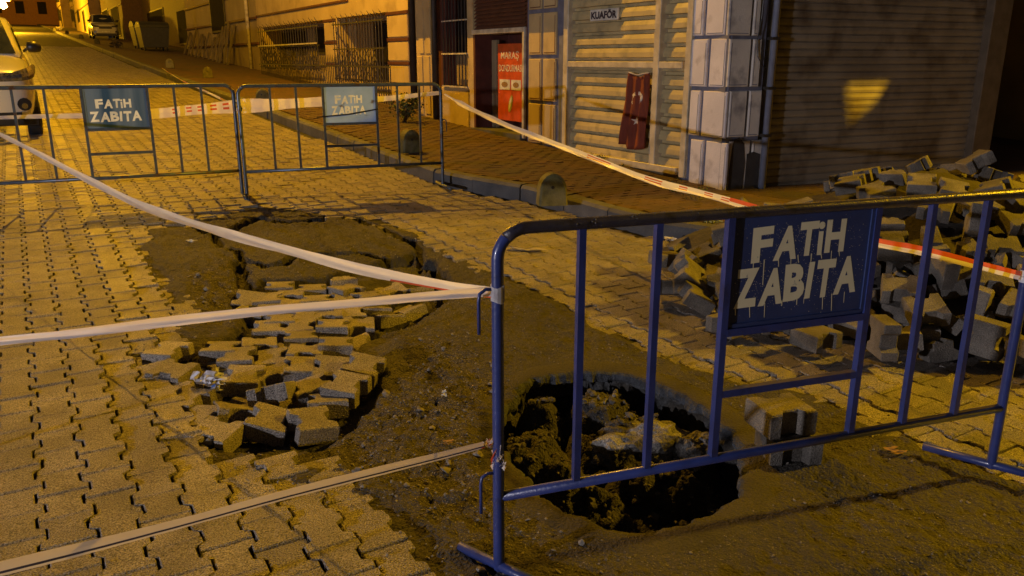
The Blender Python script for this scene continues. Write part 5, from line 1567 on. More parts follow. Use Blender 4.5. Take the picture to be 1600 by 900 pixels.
PILE = """719,1421,58,97,-18,3,-15;577,921,80,12,-78,-60,-13;696,772,17,16,-73,65,15;676,1370,81,17,98,0,-5;993,953,15,13,-98,-12,4;995,995,21,6,-97,-16,16;637,1585,19,66,25,66,-25;597,1493,36,52,-11,17,83;681,974,95,17,-91,-37,-1;1112,1179,10,64,0,0,77;557,1085,131,21,-4,-15,97;635,1387,77,11,55,-82,14;1042,1273,13,3,78,62,-7;1039,1445,10,0,54,-84,0;841,1296,71,4,88,45,-17;872,1316,58,5,91,37,-17;888,1730,18,57,-41,-57,-41;672,1207,132,50,1,15,85;832,1449,28,94,-21,6,-26;732,1072,113,35,15,-5,92;545,1302,104,8,74,-65,14;680,838,46,34,3,19,-92;339,1019,72,40,-70,20,56;924,1060,55,30,-14,10,-94;713,1185,125,15,52,-84,-1;487,1148,122,27,-14,-3,95;795,782,14,94,9,0,-34;1076,1136,11,4,18,-98,1;538,865,56,13,-80,-56,-14;937,857,12,73,4,5,-68;746,1120,116,18,-14,6,-97;890,886,36,80,6,-59,-14;598,1532,19,0,-12,97,-19;517,1234,119,35,6,-14,-92;492,883,68,65,12,-74,-12;897,1093,67,32,-14,8,-93;578,1257,121,4,50,-85,16;979,820,10,54,0,0,-84;730,1528,15,14,2,15,98;689,1148,135,12,67,-73,-8;296,1016,48,0,86,48,18;832,1154,91,15,29,-95,-4;1113,1346,10,0,98,18,0;910,752,19,40,58,40,-58;812,917,55,96,12,13,-22;929,1114,58,14,39,-90,-9;903,1012,54,98,10,14,9;679,1066,124,11,-18,-97,-11;479,1002,95,97,15,-7,-18;304,1101,61,15,28,95,8;410,921,57,75,18,2,-63;380,835,20,1,45,86,23;816,1545,19,16,69,16,-69;518,1179,129,41,-15,0,90;287,945,39,10,-80,-8,59;1066,1183,12,80,-1,5,59;531,920,76,15,-71,68,8;866,770,10,31,0,0,95;819,1710,10,0,-19,-98,0;450,830,32,8,-70,-68,-19;547,819,39,16,-90,-38,-11;788,1530,22,23,-16,-53,80;661,1249,122,12,95,28,-10;386,1007,74,54,-5,-16,83;809,1323,73,90,-16,5,-41;788,1174,104,32,-14,4,-94;710,1476,38,30,-11,-18,-93;914,1439,15,52,8,13,84;845,1252,78,4,-75,-64,16;1007,1642,10,0,-80,-60,0;669,1634,10,0,87,-50,0;852,1209,90,54,33,-4,77;451,929,67,13,-96,-23,-12;899,850,15,3,-4,13,-99;850,1039,75,16,-36,-92,-2;716,1359,80,62,-15,-8,-76;795,1421,46,2,58,79,-19;1036,1208,26,2,-70,70,-14;997,1443,20,59,59,40,40;498,1089,119,99,7,-12,5;663,1020,112,74,15,-6,65;633,1660,10,0,-22,-98,0;449,921,84,97,17,-7,-14;350,990,60,44,-7,-16,88;853,901,41,19,-86,-47,2;259,903,24,84,-54,-7,-4;882,1528,10,99,0,0,13;628,973,99,11,-69,71,13;1019,858,10,2,0,0,100;587,861,57,10,1,-18,98;865,968,56,17,-53,-83,-2;581,1367,84,51,-7,-16,-84;775,1516,24,16,24,80,53;332,1060,67,74,14,-8,-66;598,1010,111,9,-57,-80,-14;229,1020,34,10,-87,-9,-47;492,919,82,54,-31,61,-49;324,805,10,86,0,0,-51;896,1193,68,36,-16,3,-92;1034,1369,10,40,0,0,-92;1281,917,10,0,77,-64,0;1040,1131,28,68,70,20,-4;230,1118,36,17,-33,93,-5;291,1056,64,64,75,-16,6;806,1274,85,82,-2,16,55;993,905,18,6,25,-94,-24;862,1116,80,96,0,16,-23;1032,1150,29,53,63,-35,44;545,1017,110,13,-45,88,11;1175,1158,10,0,-55,-84,0;1088,1002,10,15,0,0,99;1022,1089,22,93,-1,19,-32;430,1033,91,99,9,-13,4;836,1409,51,37,-24,-89,10;1000,1344,22,79,-15,-58,-13;824,1195,103,18,-87,-25,-39;1041,1536,18,32,-63,32,63;742,952,80,91,17,2,38;772,1298,88,4,84,52,-16;1020,858,28,66,0,0,-75;950,781,10,0,85,-52,0;957,1375,18,83,-18,6,-52;890,1261,63,3,-80,-57,16;212,1061,33,81,-6,2,-58;845,891,59,76,19,-1,63;892,1054,75,24,-30,89,26;512,831,50,66,-13,-62,-41;620,1624,10,0,52,-86,0;1030,1324,11,63,-3,-2,-78;948,903,17,16,-10,9,-98;583,1052,127,17,-96,19,6;1050,906,10,72,0,0,69;547,1133,138,88,11,-11,-46;368,939,52,0,-70,-69,-18;935,1234,52,98,-6,16,-11;738,1332,97,35,-57,-74,-9;778,1145,118,20,41,66,60;966,1559,10,90,0,0,43;1129,991,10,0,8,100,0;556,945,105,7,59,-33,-73;629,1223,142,10,23,-13,-96;336,1120,86,29,-72,-61,17;439,870,45,10,-81,-55,-16;940,935,35,6,53,83,-15;980,1085,37,4,-98,7,19;630,1042,131,90,3,-20,-38;370,1101,89,9,3,-7,99;961,1135,47,17,-34,-92,5;383,778,20,50,50,-50,-50;755,859,46,94,15,12,-27;759,1253,101,71,-16,2,-68;803,1370,70,59,-38,-23,-67;548,1344,90,84,-16,5,51;736,803,26,85,14,16,-49;1113,1058,10,0,100,-8,0;650,1496,33,15,80,57,-14;841,1496,13,32,-11,-4,-94;953,777,28,0,76,-66,0;769,1220,114,6,-64,72,24;754,1452,50,9,-77,-56,31;696,1334,100,73,16,-57,34;664,1152,154,66,16,-22,-70;386,1060,94,74,-66,-13,-7;220,957,39,92,21,33,-2;289,883,24,46,62,53,-35;297,857,13,71,8,8,-70;259,1049,41,9,17,5,-98;221,920,20,6,-96,-1,26;250,978,26,20,-84,48,-11;200,977,17,83,-14,10,53;244,849,10,28,0,0,-96;259,935,27,9,-3,94,33;314,914,30,41,19,6,-89;971,1744,10,0,-97,23,0"""
PSC = 1.12
rr = random.Random(12)
pile_objs = []
for ln in PILE.split(';'):
    v = [int(x) for x in ln.split(',')]
    o = bpy.data.objects.new("paving_block", bm_pile[rr.choice([0, 1, 2, 3, 0, 1, 2, 3, 4, 5])]); C.objects.link(o)
    s_b = v[0] / 200 * U[0] + v[1] / 200 * U[1]; t_b = v[0] / 200 * T[0] + v[1] / 200 * T[1]
    o.rotation_mode = 'QUATERNION'; o.scale = (PSC, PSC, PSC); qq = Quaternion([c / 100 for c in v[3:]]); qq.normalize(); o.rotation_quaternion = qq
    o.location = (v[0] / 200, v[1] / 200, v[2] / 200 + .03)
    nm = "grey interlocking paving block in the tall heap before the roller shutter"
    if v[0] / 200 < 1.9: nm = "grey paving block in the low spread at the left foot of the heap"
    pile_objs.append((project(v[0] / 200, v[1] / 200, v[2] / 200 + .03), v[2], o))
    tag(o, nm, "paving block", "loose blocks of the heap by the shutter" if v[0] / 200 >= 1.9 else "loose blocks at the left foot of the heap")
inv = [q for q in pile_objs if 0 < q[0][0] < 1600 and 0 < q[0][1] < 900]
done = set()
for key, lab in ((lambda q: q[0][1], "highest block at the very top edge of the block heap"), (lambda q: -q[0][1], "lowest block at the front foot of the heap, nearest to us"),
                 (lambda q: q[0][0], "leftmost block of the low spread, alone beside the kerb"), (lambda q: -q[0][0], "block of the heap farthest right, cut by the picture's edge"),
                 (lambda q: abs(q[0][0] - 1075) + abs(q[0][1] - 455), "block of the low spread right behind the crumpled white bag"),
                 (lambda q: abs(q[0][0] - 1310) + abs(q[0][1] - 530), "block at the heap's front foot, seen just under the stencilled panel")):
    for q in sorted(inv, key=key):
        if id(q[2]) not in done: done.add(id(q[2])); q[2]["label"] = lab; break
# blocks that rolled to the front foot of the heap
re_ = random.Random(31)
placed = [tuple(q[2].location) for q in pile_objs]
n_ = 0
for k in range(4000):
    if n_ >= 46: break
    a_ = re_.uniform(-2.75, -.45); r_ = re_.uniform(.55, 1.02)
    x = 3.05 + math.cos(a_) * r_ * 2.18; y = 5.75 + math.sin(a_) * r_ * 1.96
    px, py = project(x, y, .05)
    if px < 1290 or py > 598 or px > 1750: continue
    hh_ = .62 * (1 - min(1, r_ * 1.12)) ** .85 * PSC if r_ * 1.12 < 1 else 0
    z_ = hh_ + re_.choice([.045, .06, .10]) * 1.0
    if any((x - p[0]) ** 2 + (y - p[1]) ** 2 + ((z_ - p[2]) * 1.3) ** 2 < .135 ** 2 for p in placed): continue
    o = bpy.data.objects.new("paving_block", bm_pile[re_.choice([0, 1, 2, 3, 4, 5])]); C.objects.link(o)
    sl_ = .5 if hh_ > .02 else .12
    o.location = (x, y, z_ + .01); o.rotation_euler = (re_.gauss(0, sl_) + (math.pi / 2 if re_.random() < .25 else 0), re_.gauss(0, sl_), re_.uniform(0, 6.28)); o.scale = (PSC, PSC, PSC)
    placed.append((x, y, z_)); n_ += 1
    tag(o, "grey interlocking paving block at the front foot of the heap before the shutter", "paving block", "loose blocks at the front foot of the heap")
# earth under the heap
PCX, PCY = 3.05, 5.75
hm = MB(); n = 44; vs = []
for i in range(n + 1):
    for j in range(n + 1):
        x = 1.0 + i * 4.6 / n; y = 3.7 + j * 4.1 / n
        r = math.hypot((x - PCX) / 1.95 / PSC, (y - PCY) / 1.75 / PSC) * 1.12
        s_, t_ = x * U[0] + y * U[1], x * T[0] + y * T[1]
        vs.append((x, y, (.66 * PSC * (1 - r) ** .85 if r < 1 else -.12 - .1 * (r - 1)) + .02 + .02 * math.sin(x * 23) * math.sin(y * 19)))
hm.add(vs, [(i * (n + 1) + j, (i + 1) * (n + 1) + j, (i + 1) * (n + 1) + j + 1, i * (n + 1) + j + 1) for i in range(n) for j in range(n)])
hm.build("earth_mound", M['soil'], None, smooth=True, kind="stuff")

# sunken pavers in the broken strip: photo pixel, turn, tilt x, tilt y (degrees), extra height
PITB = [(437, 447, 4, -4, 3, 0), (454, 459, -3, -6, 0, 0), (419, 466, 2, 3, -4, 0), (488, 451, 6, -5, 2, .0), (532, 435, 30, 5, 6, .02), (541, 452, 55, 9, 4, .02), (494, 468, 3, -7, 0, 0), (537, 466, -5, 0, 5, 0),
    (577, 463, 38, -8, 6, .015), (461, 474, 5, 6, 3, 0), (499, 481, 0, -5, -2, 0), (424, 484, 2, 2, 0, 0), (388, 467, -12, 26, 16, .0), (390, 487, -16, 18, 10, -.01), (532, 477, 5, 8, 0, 0), (439, 499, 2, -6, 2, 0),
    (476, 494, -4, 4, 3, 0), (512, 491, 3, -4, 0, 0), (548, 488, 8, 8, 2, 0), (603, 492, 44, -24, 16, -.03), (637, 483, 52, -28, -14, -.03), (612, 452, 30, -20, -10, -.02), (421, 511, 4, 5, 2, 0), (467, 510, -2, 3, -3, 0),
    (520, 509, -3, -6, 4, .02), (560, 506, 2, 6, -8, .0), (650, 450, 40, -30, 6, -.03), (585, 480, 20, -16, 12, -.02), (470, 526, 6, -8, 3, .01), (405, 538, 12, 8, 6, .02), (345, 546, -3, -6, 4, .03), (370, 558, 2, 5, 0, .03),
    (422, 557, 10, 7, -5, .02), (477, 547, -2, 4, 3, .03), (524, 536, 4, -5, 6, .04), (350, 574, 2, 10, -6, .0), (380, 584, -8, 9, 3, .02), (425, 578, 20, -12, -6, .01), (472, 570, 6, 5, 9, .03), (517, 572, -6, 16, 10, .03),
    (567, 572, -28, 10, 12, .07), (425, 607, -6, -14, 26, .05), (487, 600, 30, -4, -12, .02), (540, 600, -34, 9, 6, .06), (512, 622, 6, -10, 2, .02), (367, 637, 24, 22, 14, .02), (420, 652, -16, 8, 20, .03), (487, 654, 32, 12, 10, .03),
    (262, 548, -34, 3, -3, .06), (270, 578, -32, 5, -6, .045), (290, 596, -30, 8, -10, .02), (292, 622, -36, 4, -7, .03), (312, 650, -30, 6, -6, .03), (338, 672, -34, 3, -5, .035), (322, 590, -20, 20, 24, -.05), (340, 520, 4, 0, 6, -.03), (560, 535, 30, 12, -16, -.02), (452, 540, 3, -8, 3, .0), (455, 620, 12, 20, 8, -.06), (395, 620, -20, -16, 20, -.06)]
PIT_LAB = {"5": "worn rounded paver lying askew at the back of the sunken patch", "40": "high outer paver at the right edge of the sunken patch, tipped outward", "41": "large paver standing tilted in the sunken patch with its bluish end towards us",
           "45": "bright gritty yellow paver tilted beside the crumpled plastic bottle", "46": "paver with dark bluish end at the front left of the sunken patch", "47": "paver lying askew at the very front of the sunken patch", "43": "paver leaning out of the right side of the sunken patch, second from its edge"}
for i, (px, py, yaw, tx, ty, dz) in enumerate(PITB):
    s, t = gpt(px, py, -.045 + dz * .7)
    x, y = W2(s, t)
    o = bpy.data.objects.new("paving_block", bm_pit[i % 4] if i not in (4, 27, 50) else bm_half); C.objects.link(o)
    z = gz(s, t) - .088 + dz
    q_ = .55 if i < 32 else .8
    o.matrix_world = Matrix.Translation((x, y, z + (.012 if i < 32 else .0))) @ Matrix.Rotation(R(9 + yaw * .7 + (90 if i % 4 == 1 else 0)) , 4, 'Z') @ Matrix.Rotation(R(tx * q_), 4, 'X') @ Matrix.Rotation(R(ty * q_), 4, 'Y') @ Matrix.Diagonal((1.13, 1.06, 1.04, 1))
    if str(i) in PIT_LAB: tag(o, PIT_LAB[str(i)], "paving block", "loose pavers in the sunken patch")
    else: tag(o, "sunken interlocking paver lying loose in the hollow left of the near barrier", "paving block", "loose pavers in the sunken patch")

# two blocks stacked beside the hole
s, t = gpt(1232, 715, 0); s += .06; t += .0
big = block_mesh(77, hh=.088)
x, y = W2(s, t)
bm1 = big.mesh("paving_block", M['block'])
gz0 = hgt(s, t)
for k, (dx, dy, rz, lab) in enumerate(((0.035, -.02, 88, "lower grey block of the stack beside the hole"), (0, 0, 105, "upper grey block of the stack beside the hole, waist facing us"))):
    o = bpy.data.objects.new("paving_block", bm1); C.objects.link(o)
    o.location = (x + dx, y + dy, gz0 + .050 + k * .109); o.rotation_euler = (0, 0, R(90 + rz)); o.scale = (1.18, 1.18, 1.18)
    o.rotation_euler = (0, 0, R(rz + (0 if k else 4)))
    tag(o, lab, "paving block")

# ================================================================== SMALL THINGS
def on_ground(px, py, off=0): 
    s, t = gpt(px, py, off); x, y = W2(s, t); return x, y, hgt(s, t) if dirt_inside([(s, t)])[0] > 0 else gz(s, t)
x, y, z = on_ground(334, 608, -.03)
crumple("plastic_bottle", "crushed clear plastic bottle with blue label among the sunken pavers", "bottle", (x, y, gz(*gpt(334, 608)) + .015), (.062, .045, .045), [M['plastic'], mat('blue_label', (.08, .2, .7), rough=.3)], 15, n=30, red=.16)
x, y, z = on_ground(1098, 485)
crumple("carrier_bag", "crumpled white bag lying at the left foot of the block heap", "bag", (x, y, z + .03), (.075, .05, .035), [M['bagwhite']], 16, n=30)
x, y, z = on_ground(822, 392)
o = crumple("dirty_rag", "flattened dirty rag on the pavers left of the near barrier's corner", "rag", (x, y, z + .012), (.15, .05, .010), [M['rag']], 17, n=30)
x, y, z = on_ground(790, 388)
x, y, z = on_ground(297, 377)
crumple("paper_scrap", "small white paper scrap on the dirt beyond the left pavers", "litter", (x, y, z + .012), (.045, .02, .01), [M['paper']], 18, n=10)
x, y, z = on_ground(694, 616)
crumple("paper_scrap", "tiny white scrap on the dirt between sunken pavers and near barrier", "litter", (x, y, z + .012), (.016, .014, .016), [M['paper']], 19, n=8)
x, y, z = on_ground(1400, 707)
crumple("dry_leaf", "dry brown leaf on the dirt right of the block stack", "leaf", (x, y, z + .010), (.040, .025, .005), [M['dryleaf']], 20, n=8)
x, y, z = on_ground(700, 690)
crumple("dry_leaf", "yellowish leaf on the dirt left of the near barrier post", "leaf", (x, y, z + .010), (.03, .02, .005), [M['dryleaf']], 22, n=6)
x, y, z = on_ground(1108, 372)
crumple("rubbish_bag", "knotted yellow-green plastic bag on top of the low blocks by the kerb", "bag", (x, y, z + .10), (.085, .07, .085), [M['bagyellow']], 21, n=60)
x, y, z = on_ground(1048, 385)
crumple("carrier_bag", "small pale bag among the low blocks at the kerb", "bag", (x, y, z + .06), (.05, .04, .02), [M['bagwhite']], 24, n=16)

# bollards: round-headed concrete blocks
def bollard_proto():
    m = MB(); n = 12; w_, h_, d_ = .135, .29, .085
    prof = [(-w_, 0), (w_, 0)] + [(w_ * .93 * math.cos(a) * (1 if True else 0), h_ * .45 + h_ * .55 * math.sin(a)) for a in [k * math.pi / n for k in range(n + 1)]]
    vs = []
    for y, sc_ in ((-d_, .88), (-d_ * .8, 1), (d_ * .8, 1), (d_, .88)):
        vs += [(x * sc_, y, z * (sc_ if z > 0 else 1)) for x, z in prof]
    k = len(prof)
    fs = [tuple(range(k)), tuple(range(3 * k, 4 * k))[::-1]]
    for r in range(3):
        for i in range(k): fs.append((r * k + i, (r + 1) * k + i, (r + 1) * k + (i + 1) % k, r * k + (i + 1) % k))
    m.add(vs, fs); return m
bprot = None
blabs = ["yellow round-headed concrete bollard on the kerb, nearest, behind the near barrier's corner", "yellow concrete bollard seen through the kerb-side barrier's right half", "yellow concrete bollard seen through the kerb-side barrier's left half",
         "pale bollard on the pavement left of the far barriers' corner", "pale bollard on the pavement below the dull yellow building", "small bollard on the pavement beside the rubbish containers", "small far bollard, second past the rubbish containers", "small far bollard, third past the rubbish containers", "small far bollard, last one before the far house fronts"]
for i, (px, py) in enumerate([(862, 316), (640, 236), (411, 160), (325, 120), (266, 105), (152, 68), (127, 60), (105, 53), (86, 48)]):
    s, t = gpt(px, py, .15)
    x, y = W2(s, t); zz = pave_z(s, t)
    if bprot is None:
        b = thing("bollard", blabs[0], "bollard", (x, y, zz - .01), R(10), "concrete bollards along the kerb")
        bo = bollard_proto().build("bollard_body", M['concrete_yellow'], b, local=True)
        q_ = MB(); q_.tube([(-.01, -.0855, .17), (-.01, -.088, .17)], .016, 10); q_.build("bolt_hole", M['black'], bo, local=True)
        bprot = b
    else:
        b = copy_tree(bprot); b.location = (x, y, zz - .01); b.rotation_euler = (0, 0, R([10, 38, 12, 20, 15, 10, 10, 10, 10][i])); b["label"] = blabs[i]

# plants
def plant(name, label, x, y, z, rad, h, nleaf, seed, leaf=.03):
    rr = random.Random(seed); th = thing(name, label, "plant", (x, y, z)); lf = MB(); sm = MB()
    for k in range(max(4, nleaf // 25)):
        a = rr.uniform(0, 6.28); r_ = rad * rr.uniform(.2, .9); top = (x + math.cos(a) * r_, y + math.sin(a) * r_, z + h * rr.uniform(.5, 1))
        sm.tube([(x + rr.uniform(-.03, .03), y + rr.uniform(-.03, .03), z - .02), ((x + top[0]) / 2, (y + top[1]) / 2, z + h * .45), top], .004, 4)
        for q in range(nleaf // max(4, nleaf // 25)):
            f = rr.uniform(.25, 1.05); c = Vector((x + (top[0] - x) * f + rr.gauss(0, rad * .18), y + (top[1] - y) * f + rr.gauss(0, rad * .18), z + (top[2] - z) * f + rr.gauss(0, h * .06)))
            e1 = Vector((rr.gauss(0, 1), rr.gauss(0, 1), rr.gauss(.3, .7))).normalized(); e2 = e1.cross(Vector((rr.gauss(0, 1), rr.gauss(0, 1), rr.gauss(0, 1)))).normalized()
            l_ = leaf * rr.uniform(.6, 1.3)
            lf.add([c, c + e1 * l_ * .5 + e2 * l_ * .3, c + e1 * l_, c + e1 * l_ * .5 - e2 * l_ * .3], [(0, 1, 2, 3)])
    sm.build("stem", M['wood'], th); lf.build("foliage", M['leafgreen'], th)
s, t = gpt(632, 190, .15); x, y = W2(s, t)
plant("shrub", "dark leafy shrub growing at the wall foot behind the kerb-side barrier", x, y, pave_z(s, t), .34, .48, 620, 1, .05)
wi = 0
wl_ = ["low weed tuft at the foot of the cream shop frame's left half", "low weed tuft under the middle of the shop window", "weed tuft on the pavement below the flag", "grass tuft at the corner of the whitewashed column", "grass tuft in front of the whitewashed column"]
for px, py, r_, h_ in ((905, 244, .12, .08), (935, 252, .16, .10), (965, 262, .1, .06), (1055, 300, .18, .12), (1085, 312, .2, .14)):
    s, t = gpt(px, py, .15); x, y = W2(s, t); plant("weed", wl_[wi], x, y, pave_z(s, t), r_, h_, 120, 10 + wi, .025); wi += 1

# ================================================================== CARS
def loft(m, st, prof):
    """st: list of (y, hw, z0, z1); prof: list of (fx, fz) half section, mirrored"""
    rings = []
    for (y, hw, z0, z1) in st:
        r = [(-fx * hw, y, z0 + fz * (z1 - z0)) for fx, fz in prof] + [(fx * hw, y, z0 + fz * (z1 - z0)) for fx, fz in reversed(prof)]
        rings.append(r)
    k = len(rings[0]); vs = [p for r in rings for p in r]
    fs = []
    for i in range(len(rings) - 1):
        for j in range(k): fs.append((i * k + j, (i + 1) * k + j, (i + 1) * k + (j + 1) % k, i * k + (j + 1) % k))
    fs.append(tuple(range(k))); fs.append(tuple(range((len(rings) - 1) * k, len(rings) * k))[::-1])
    m.add(vs, fs)
def make_car(label, x, y, z, rz, paint, group=None):
    c = thing("parked_car", label, "car", (x, y, z), rz, group)
    sec = [(0, 0), (.86, .0), (.95, .10), (1.0, .35), (1.0, .62), (.97, .84), (.90, .95), (.70, 1.0), (.35, 1.025), (0, 1.03)]
    m = MB()
    loft(m, [(1.98, .52, .36, .80), (1.95, .66, .30, .90), (1.86, .76, .27, .95), (1.70, .80, .26, .985), (1.40, .82, .25, 1.03), (1.0, .83, .25, 1.09), (.85, .83, .25, 1.10), (0, .84, .24, 1.10), (-1.2, .84, .24, 1.10), (-1.7, .82, .27, 1.08), (-1.95, .72, .32, .98)], sec)
    body = m.build("body", paint, c, smooth=True, local=True)
    mo = body.modifiers.new("sub", 'SUBSURF'); mo.levels = 1; mo.render_levels = 2
    m = MB(); sec2 = [(0, 0), (1.0, 0), (.97, .25), (.86, .8), (.80, .95), (.68, 1.0), (.3, 1.02), (0, 1.03)]
    loft(m, [(.98, .72, 1.06, 1.09), (.62, .75, 1.06, 1.36), (.30, .75, 1.06, 1.56), (.0, .75, 1.06, 1.61), (-.9, .75, 1.06, 1.60), (-1.5, .73, 1.06, 1.5), (-1.85, .70, 1.04, 1.12)], sec2)
    cab = m.build("cabin", paint, c, smooth=True, local=True)
    m = MB(); m.add([(-.66, .965, 1.115), (.66, .965, 1.115), (.53, .33, 1.575), (.2, .30, 1.60), (-.2, .30, 1.60), (-.53, .33, 1.575)], [(0, 1, 2, 3, 4, 5)]); m.build("windscreen", M['carglass'], c, local=True)
    for sg in (-1, 1):
        m = MB(); m.add([(sg * .757, .72, 1.12), (sg * .757, -.35, 1.12), (sg * .65, -.35, 1.50), (sg * .66, .30, 1.50)], [(0, 1, 2, 3)]); m.build("side_window", M['carglass'], c, local=True)
        m = MB(); m.add([(sg * .757, -.42, 1.12), (sg * .75, -1.4, 1.12), (sg * .66, -1.2, 1.47), (sg * .65, -.42, 1.50)], [(0, 1, 2, 3)]); m.build("side_window", M['carglass'], c, local=True)
        m = MB()
        for yy in (.78, .80, .93):
            pass
        m.tube([(sg * .76, .74, 1.14), (sg * .84, .78, 1.20)], .02, 6)
        mr = m.build("wing_mirror", M['black'], c, smooth=True, local=True)
        m = MB(); mm = []
        for k in range(7):
            a = k * math.pi / 6 - math.pi / 2
            mm.append((math.sin(a), math.cos(a)))
        m.tube([(sg * .80, .80, 1.20), (sg * .82, .80, 1.20), (sg * .90, .79, 1.205), (sg * .96, .77, 1.20), (sg * .98, .76, 1.20)], .07, 10, rs=[.03, .075, .085, .07, .03]); m.build("mirror_shell", M['black'], mr, smooth=True, local=True)
        m = MB()
        # swept-back headlight following the corner of the nose
        lo_ = [(.40, 1.985, .80), (.56, 1.965, .80), (.68, 1.925, .805), (.77, 1.85, .815), (.825, 1.73, .84), (.85, 1.58, .88), (.855, 1.46, .93)]
        up_ = [(.40, 1.955, .90), (.56, 1.935, .915), (.67, 1.885, .94), (.75, 1.80, .965), (.80, 1.69, .99), (.835, 1.55, 1.00), (.85, 1.44, .99)]
        q1 = []
        for a_, b_ in zip(lo_, up_):
            for f in (0, .33, .66, 1):
                k_ = 1 + .012 * math.sin(math.pi * f)
                q1.append((sg * (a_[0] + (b_[0] - a_[0]) * f) * k_, (a_[1] + (b_[1] - a_[1]) * f) * k_, a_[2] + (b_[2] - a_[2]) * f))
        m.add(q1, [(i * 4 + j, i * 4 + j + 1, i * 4 + j + 5, i * 4 + j + 4) for i in range(6) for j in range(3)])
        m.build("headlight", M['headlight'], c, local=True)
        m = MB(); m.tube([(sg * .66, 1.90, .50), (sg * .665, 1.965, .50)], .085, 12); fg = m.build("fog_lamp_recess", M['black'], c, local=True)
        m = MB(); m.tube([(sg * .665, 1.962, .48), (sg * .666, 1.972, .48)], .038, 12); m.build("fog_lamp", M['chrome'], fg, local=True)
        for yy in (1.22, -1.25):
            m = MB(); m.tube([(sg * .66, yy, .32), (sg * .70, yy, .32), (sg * .82, yy, .32), (sg * .84, yy, .32)], .32, 20, rs=[.30, .32, .32, .29]); wh = m.build("wheel", M['rubber'], c, smooth=False, local=True)
            m = MB(); m.tube([(sg * .80, yy, .32), (sg * .848, yy, .32)], .2, 16); m.build("rim", M['steel'], wh, local=True)
    m = MB(); m.lbox(-.62, .62, 1.86, 1.975, .24, .40); m.build("lower_bumper", M['black'], c, local=True)
    m = MB(); m.lbox(-.80, .80, -1.7, 1.78, .20, .30); m.build("underbody", M['black'], c, local=True)
    m = MB(); m.lbox(-.40, .40, 1.93, 1.99, .70, .86)
    g = m.build("radiator_grille", M['black'], c, local=True)
    m = MB(); m.lbox(-.40, .40, 1.985, 2.0, .80, .825); m.build("grille_trim", M['chrome'], g, local=True)
    m = MB(); m.lbox(-.26, .26, 1.975, 1.995, .46, .57); pl_ = m.build("number_plate", M['plate'], c, local=True)
    m = MB()
    for (a0, a1, c0, c1) in ((-.26, .26, .46, .465), (-.26, .26, .565, .57), (-.26, -.255, .465, .565), (.255, .26, .465, .565)): m.lbox(a0, a1, 1.995, 1.998, c0, c1)
    m.build("plate_border", M['black'], pl_, local=True)
    return c
s, t = gpt(75, 215); 
cs, ct = s - .25 + 2.0, .18 - .83
x, y = W2(cs, ct)
car = make_car("white car parked head-on at the left edge behind the far barriers", x, y, gz(cs, ct) - .02, AZ + math.pi, M['carpaint'])
car.rotation_euler = (-math.atan(.045), 0, AZ + math.pi)
s, t = gpt(160, 60, .15); x, y = W2(s, 5.6)
car2 = copy_tree(car); car2.location = (x, y, pave_z(s, 5.6)); car2.rotation_euler = (-.045, 0, AZ + math.pi); car2["label"] = "small parked car on the pavement far up the street beyond the containers"
# rubbish container
s, t = gpt(215, 78, .15); s_c = s; x, y = W2(s, 5.9); zz = pave_z(s, 5.9)
dc = thing("rubbish_container", "dark wheeled rubbish container on the pavement far up the street", "rubbish container", (x, y, zz), AZ)
m = MB(); m.add([(-.55, -.75, .15), (.55, -.75, .15), (.55, .75, .15), (-.55, .75, .15), (-.65, -.95, 1.05), (.65, -.95, 1.05), (.65, .95, 1.05), (-.65, .95, 1.05)], [(3, 2, 1, 0), (4, 5, 6, 7), (0, 1, 5, 4), (1, 2, 6, 5), (2, 3, 7, 6), (3, 0, 4, 7)])
M['container'] = mat('container_steel', (.05, .05, .045), rough=.6)
m.build("container_body", M['container'], dc, local=True)
m = MB(); m.tube([(-.66, 0, 1.06), (.66, 0, 1.06)], .0, 4) if False else None
m = MB(); n = 8
vs = [(xx, math.cos(k * math.pi / n) * .95, 1.06 + math.sin(k * math.pi / n) * .28) for xx in (-.66, .66) for k in range(n + 1)]
m.add(vs, [(k, k + 1, n + 2 + k, n + 1 + k) for k in range(n)] + [tuple(range(n + 1)), tuple(range(n + 1, 2 * n + 2))[::-1]]); m.build("lid", M['container'], dc, local=True)
for xx in (-.5, .5):
    for yy in (-.7, .7):
        m = MB(); m.tube([(xx - .03, yy, .09), (xx + .03, yy, .09)], .09, 10); m.build("wheel", M['rubber'], dc, local=True)
dc2 = copy_tree(dc); s2 = s_c + 2.4; x, y = W2(s2, 5.9); dc2.location = (x, y, pave_z(s2, 5.9)); dc2["label"] = "second dark rubbish container, just uphill of the first"; dc["group"] = dc2["group"] = "rubbish containers"
for px, py, sz, lab, sd in ((182, 74, .3, "pale full rubbish sack on the pavement before the containers", 31), (173, 60, .2, "small white bag beside the pale rubbish sack", 32), (93, 47, .3, "white bag on the pavement far up the street", 33)):
    s, t = gpt(px, py, .15); x, y = W2(s, t); crumple("rubbish_bag", lab, "bag", (x, y, pave_z(s, t) + sz * .6), (sz * .8, sz * .8, sz * .55), [M['bagwhite'] if sd > 31 else M['wood']], sd, n=50)

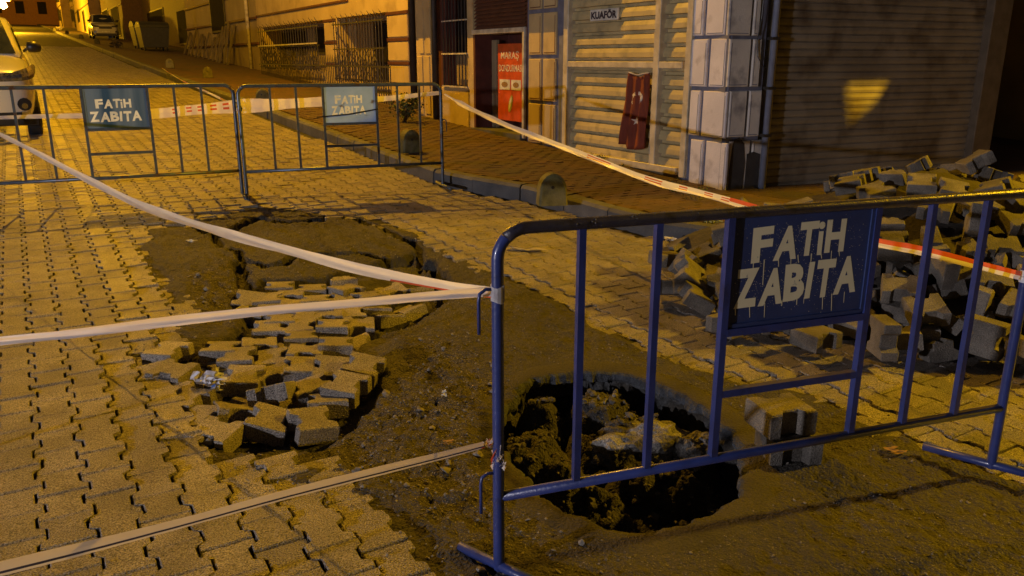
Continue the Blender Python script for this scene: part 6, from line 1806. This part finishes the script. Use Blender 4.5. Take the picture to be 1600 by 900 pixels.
# street lamps that light the scene: pole on the left side of the street, arm and lantern
def street_lamp(label, s, t_head, z, tp=-2.6, big=1.0):
    gx, gy = W2(s, tp); g0 = gz_(s, tp)
    l = thing("street_lamp", label, "street lamp", (gx, gy, g0), 0, "sodium street lamps")
    hx_, hy_ = W2(s, t_head)
    m = MB(); m.tube([(gx, gy, g0 - .1), (gx, gy, z - .3), (gx * .9 + hx_ * .1, gy * .9 + hy_ * .1, z + .02), (hx_ * .8 + gx * .2, hy_ * .8 + gy * .2, z + .16)], .05, 10); m.build("pole", M['steel'], l, smooth=True)
    m = MB(); m.add([(hx_ + big * (a_ * T[0] * .30 + b_ * U[0] * .12), hy_ + big * (a_ * T[1] * .30 + b_ * U[1] * .12), z + c_) for a_, b_, c_ in ((-1, -1, .14), (1, -1, .14), (1, 1, .14), (-1, 1, .14), (-.8, -.7, .22), (.8, -.7, .22), (.8, .7, .22), (-.8, .7, .22))], [(4, 5, 6, 7), (0, 1, 5, 4), (1, 2, 6, 5), (2, 3, 7, 6), (3, 0, 4, 7)]); m.build("lantern", M['steel'], l)
    m = MB(); m.add([(hx_ + big * (a_ * T[0] * .26 + b_ * U[0] * .10), hy_ + big * (a_ * T[1] * .26 + b_ * U[1] * .10), z + .13) for a_, b_ in ((-1, -1), (1, -1), (1, 1), (-1, 1))], [(0, 1, 2, 3)]); m.build("lens", M['lampglow'], l)
street_lamp("near sodium street lamp above the white car, out of the top of the picture", 16.5, 1.9, 10.05)
for s_, lb_ in ((40, "second sodium street lamp uphill of the white car"), (58, "third sodium street lamp up the street"), (122, "unseen added lamp brightening the house at the top of the street"), (84, "far street lamp whose glow fills the top left corner")):
    if s_ == 84:
        fx3, fy3, fz3 = FARL[2]; ss_, tt_ = fx3 * U[0] + fy3 * U[1], fx3 * T[0] + fy3 * T[1]
        street_lamp(lb_, ss_, tt_, fz3 + .35, tt_ - 1.6, 2.2)
        gl = MB(); gl.add([(fx3 + p[0] * .34, fy3 + p[1] * .34, fz3 + .1 + p[2] * .34) for p in ico], icf)
        lampo = [o for o in C.objects if o.get("label") == lb_][0]
        gb = gl.build("globe", M['lampglow'], lampo, smooth=True); gb.visible_shadow = True
    else: street_lamp(lb_, s_, -1.0, 7.6 + .045 * s_ - 1.2 + .05, -2.8)
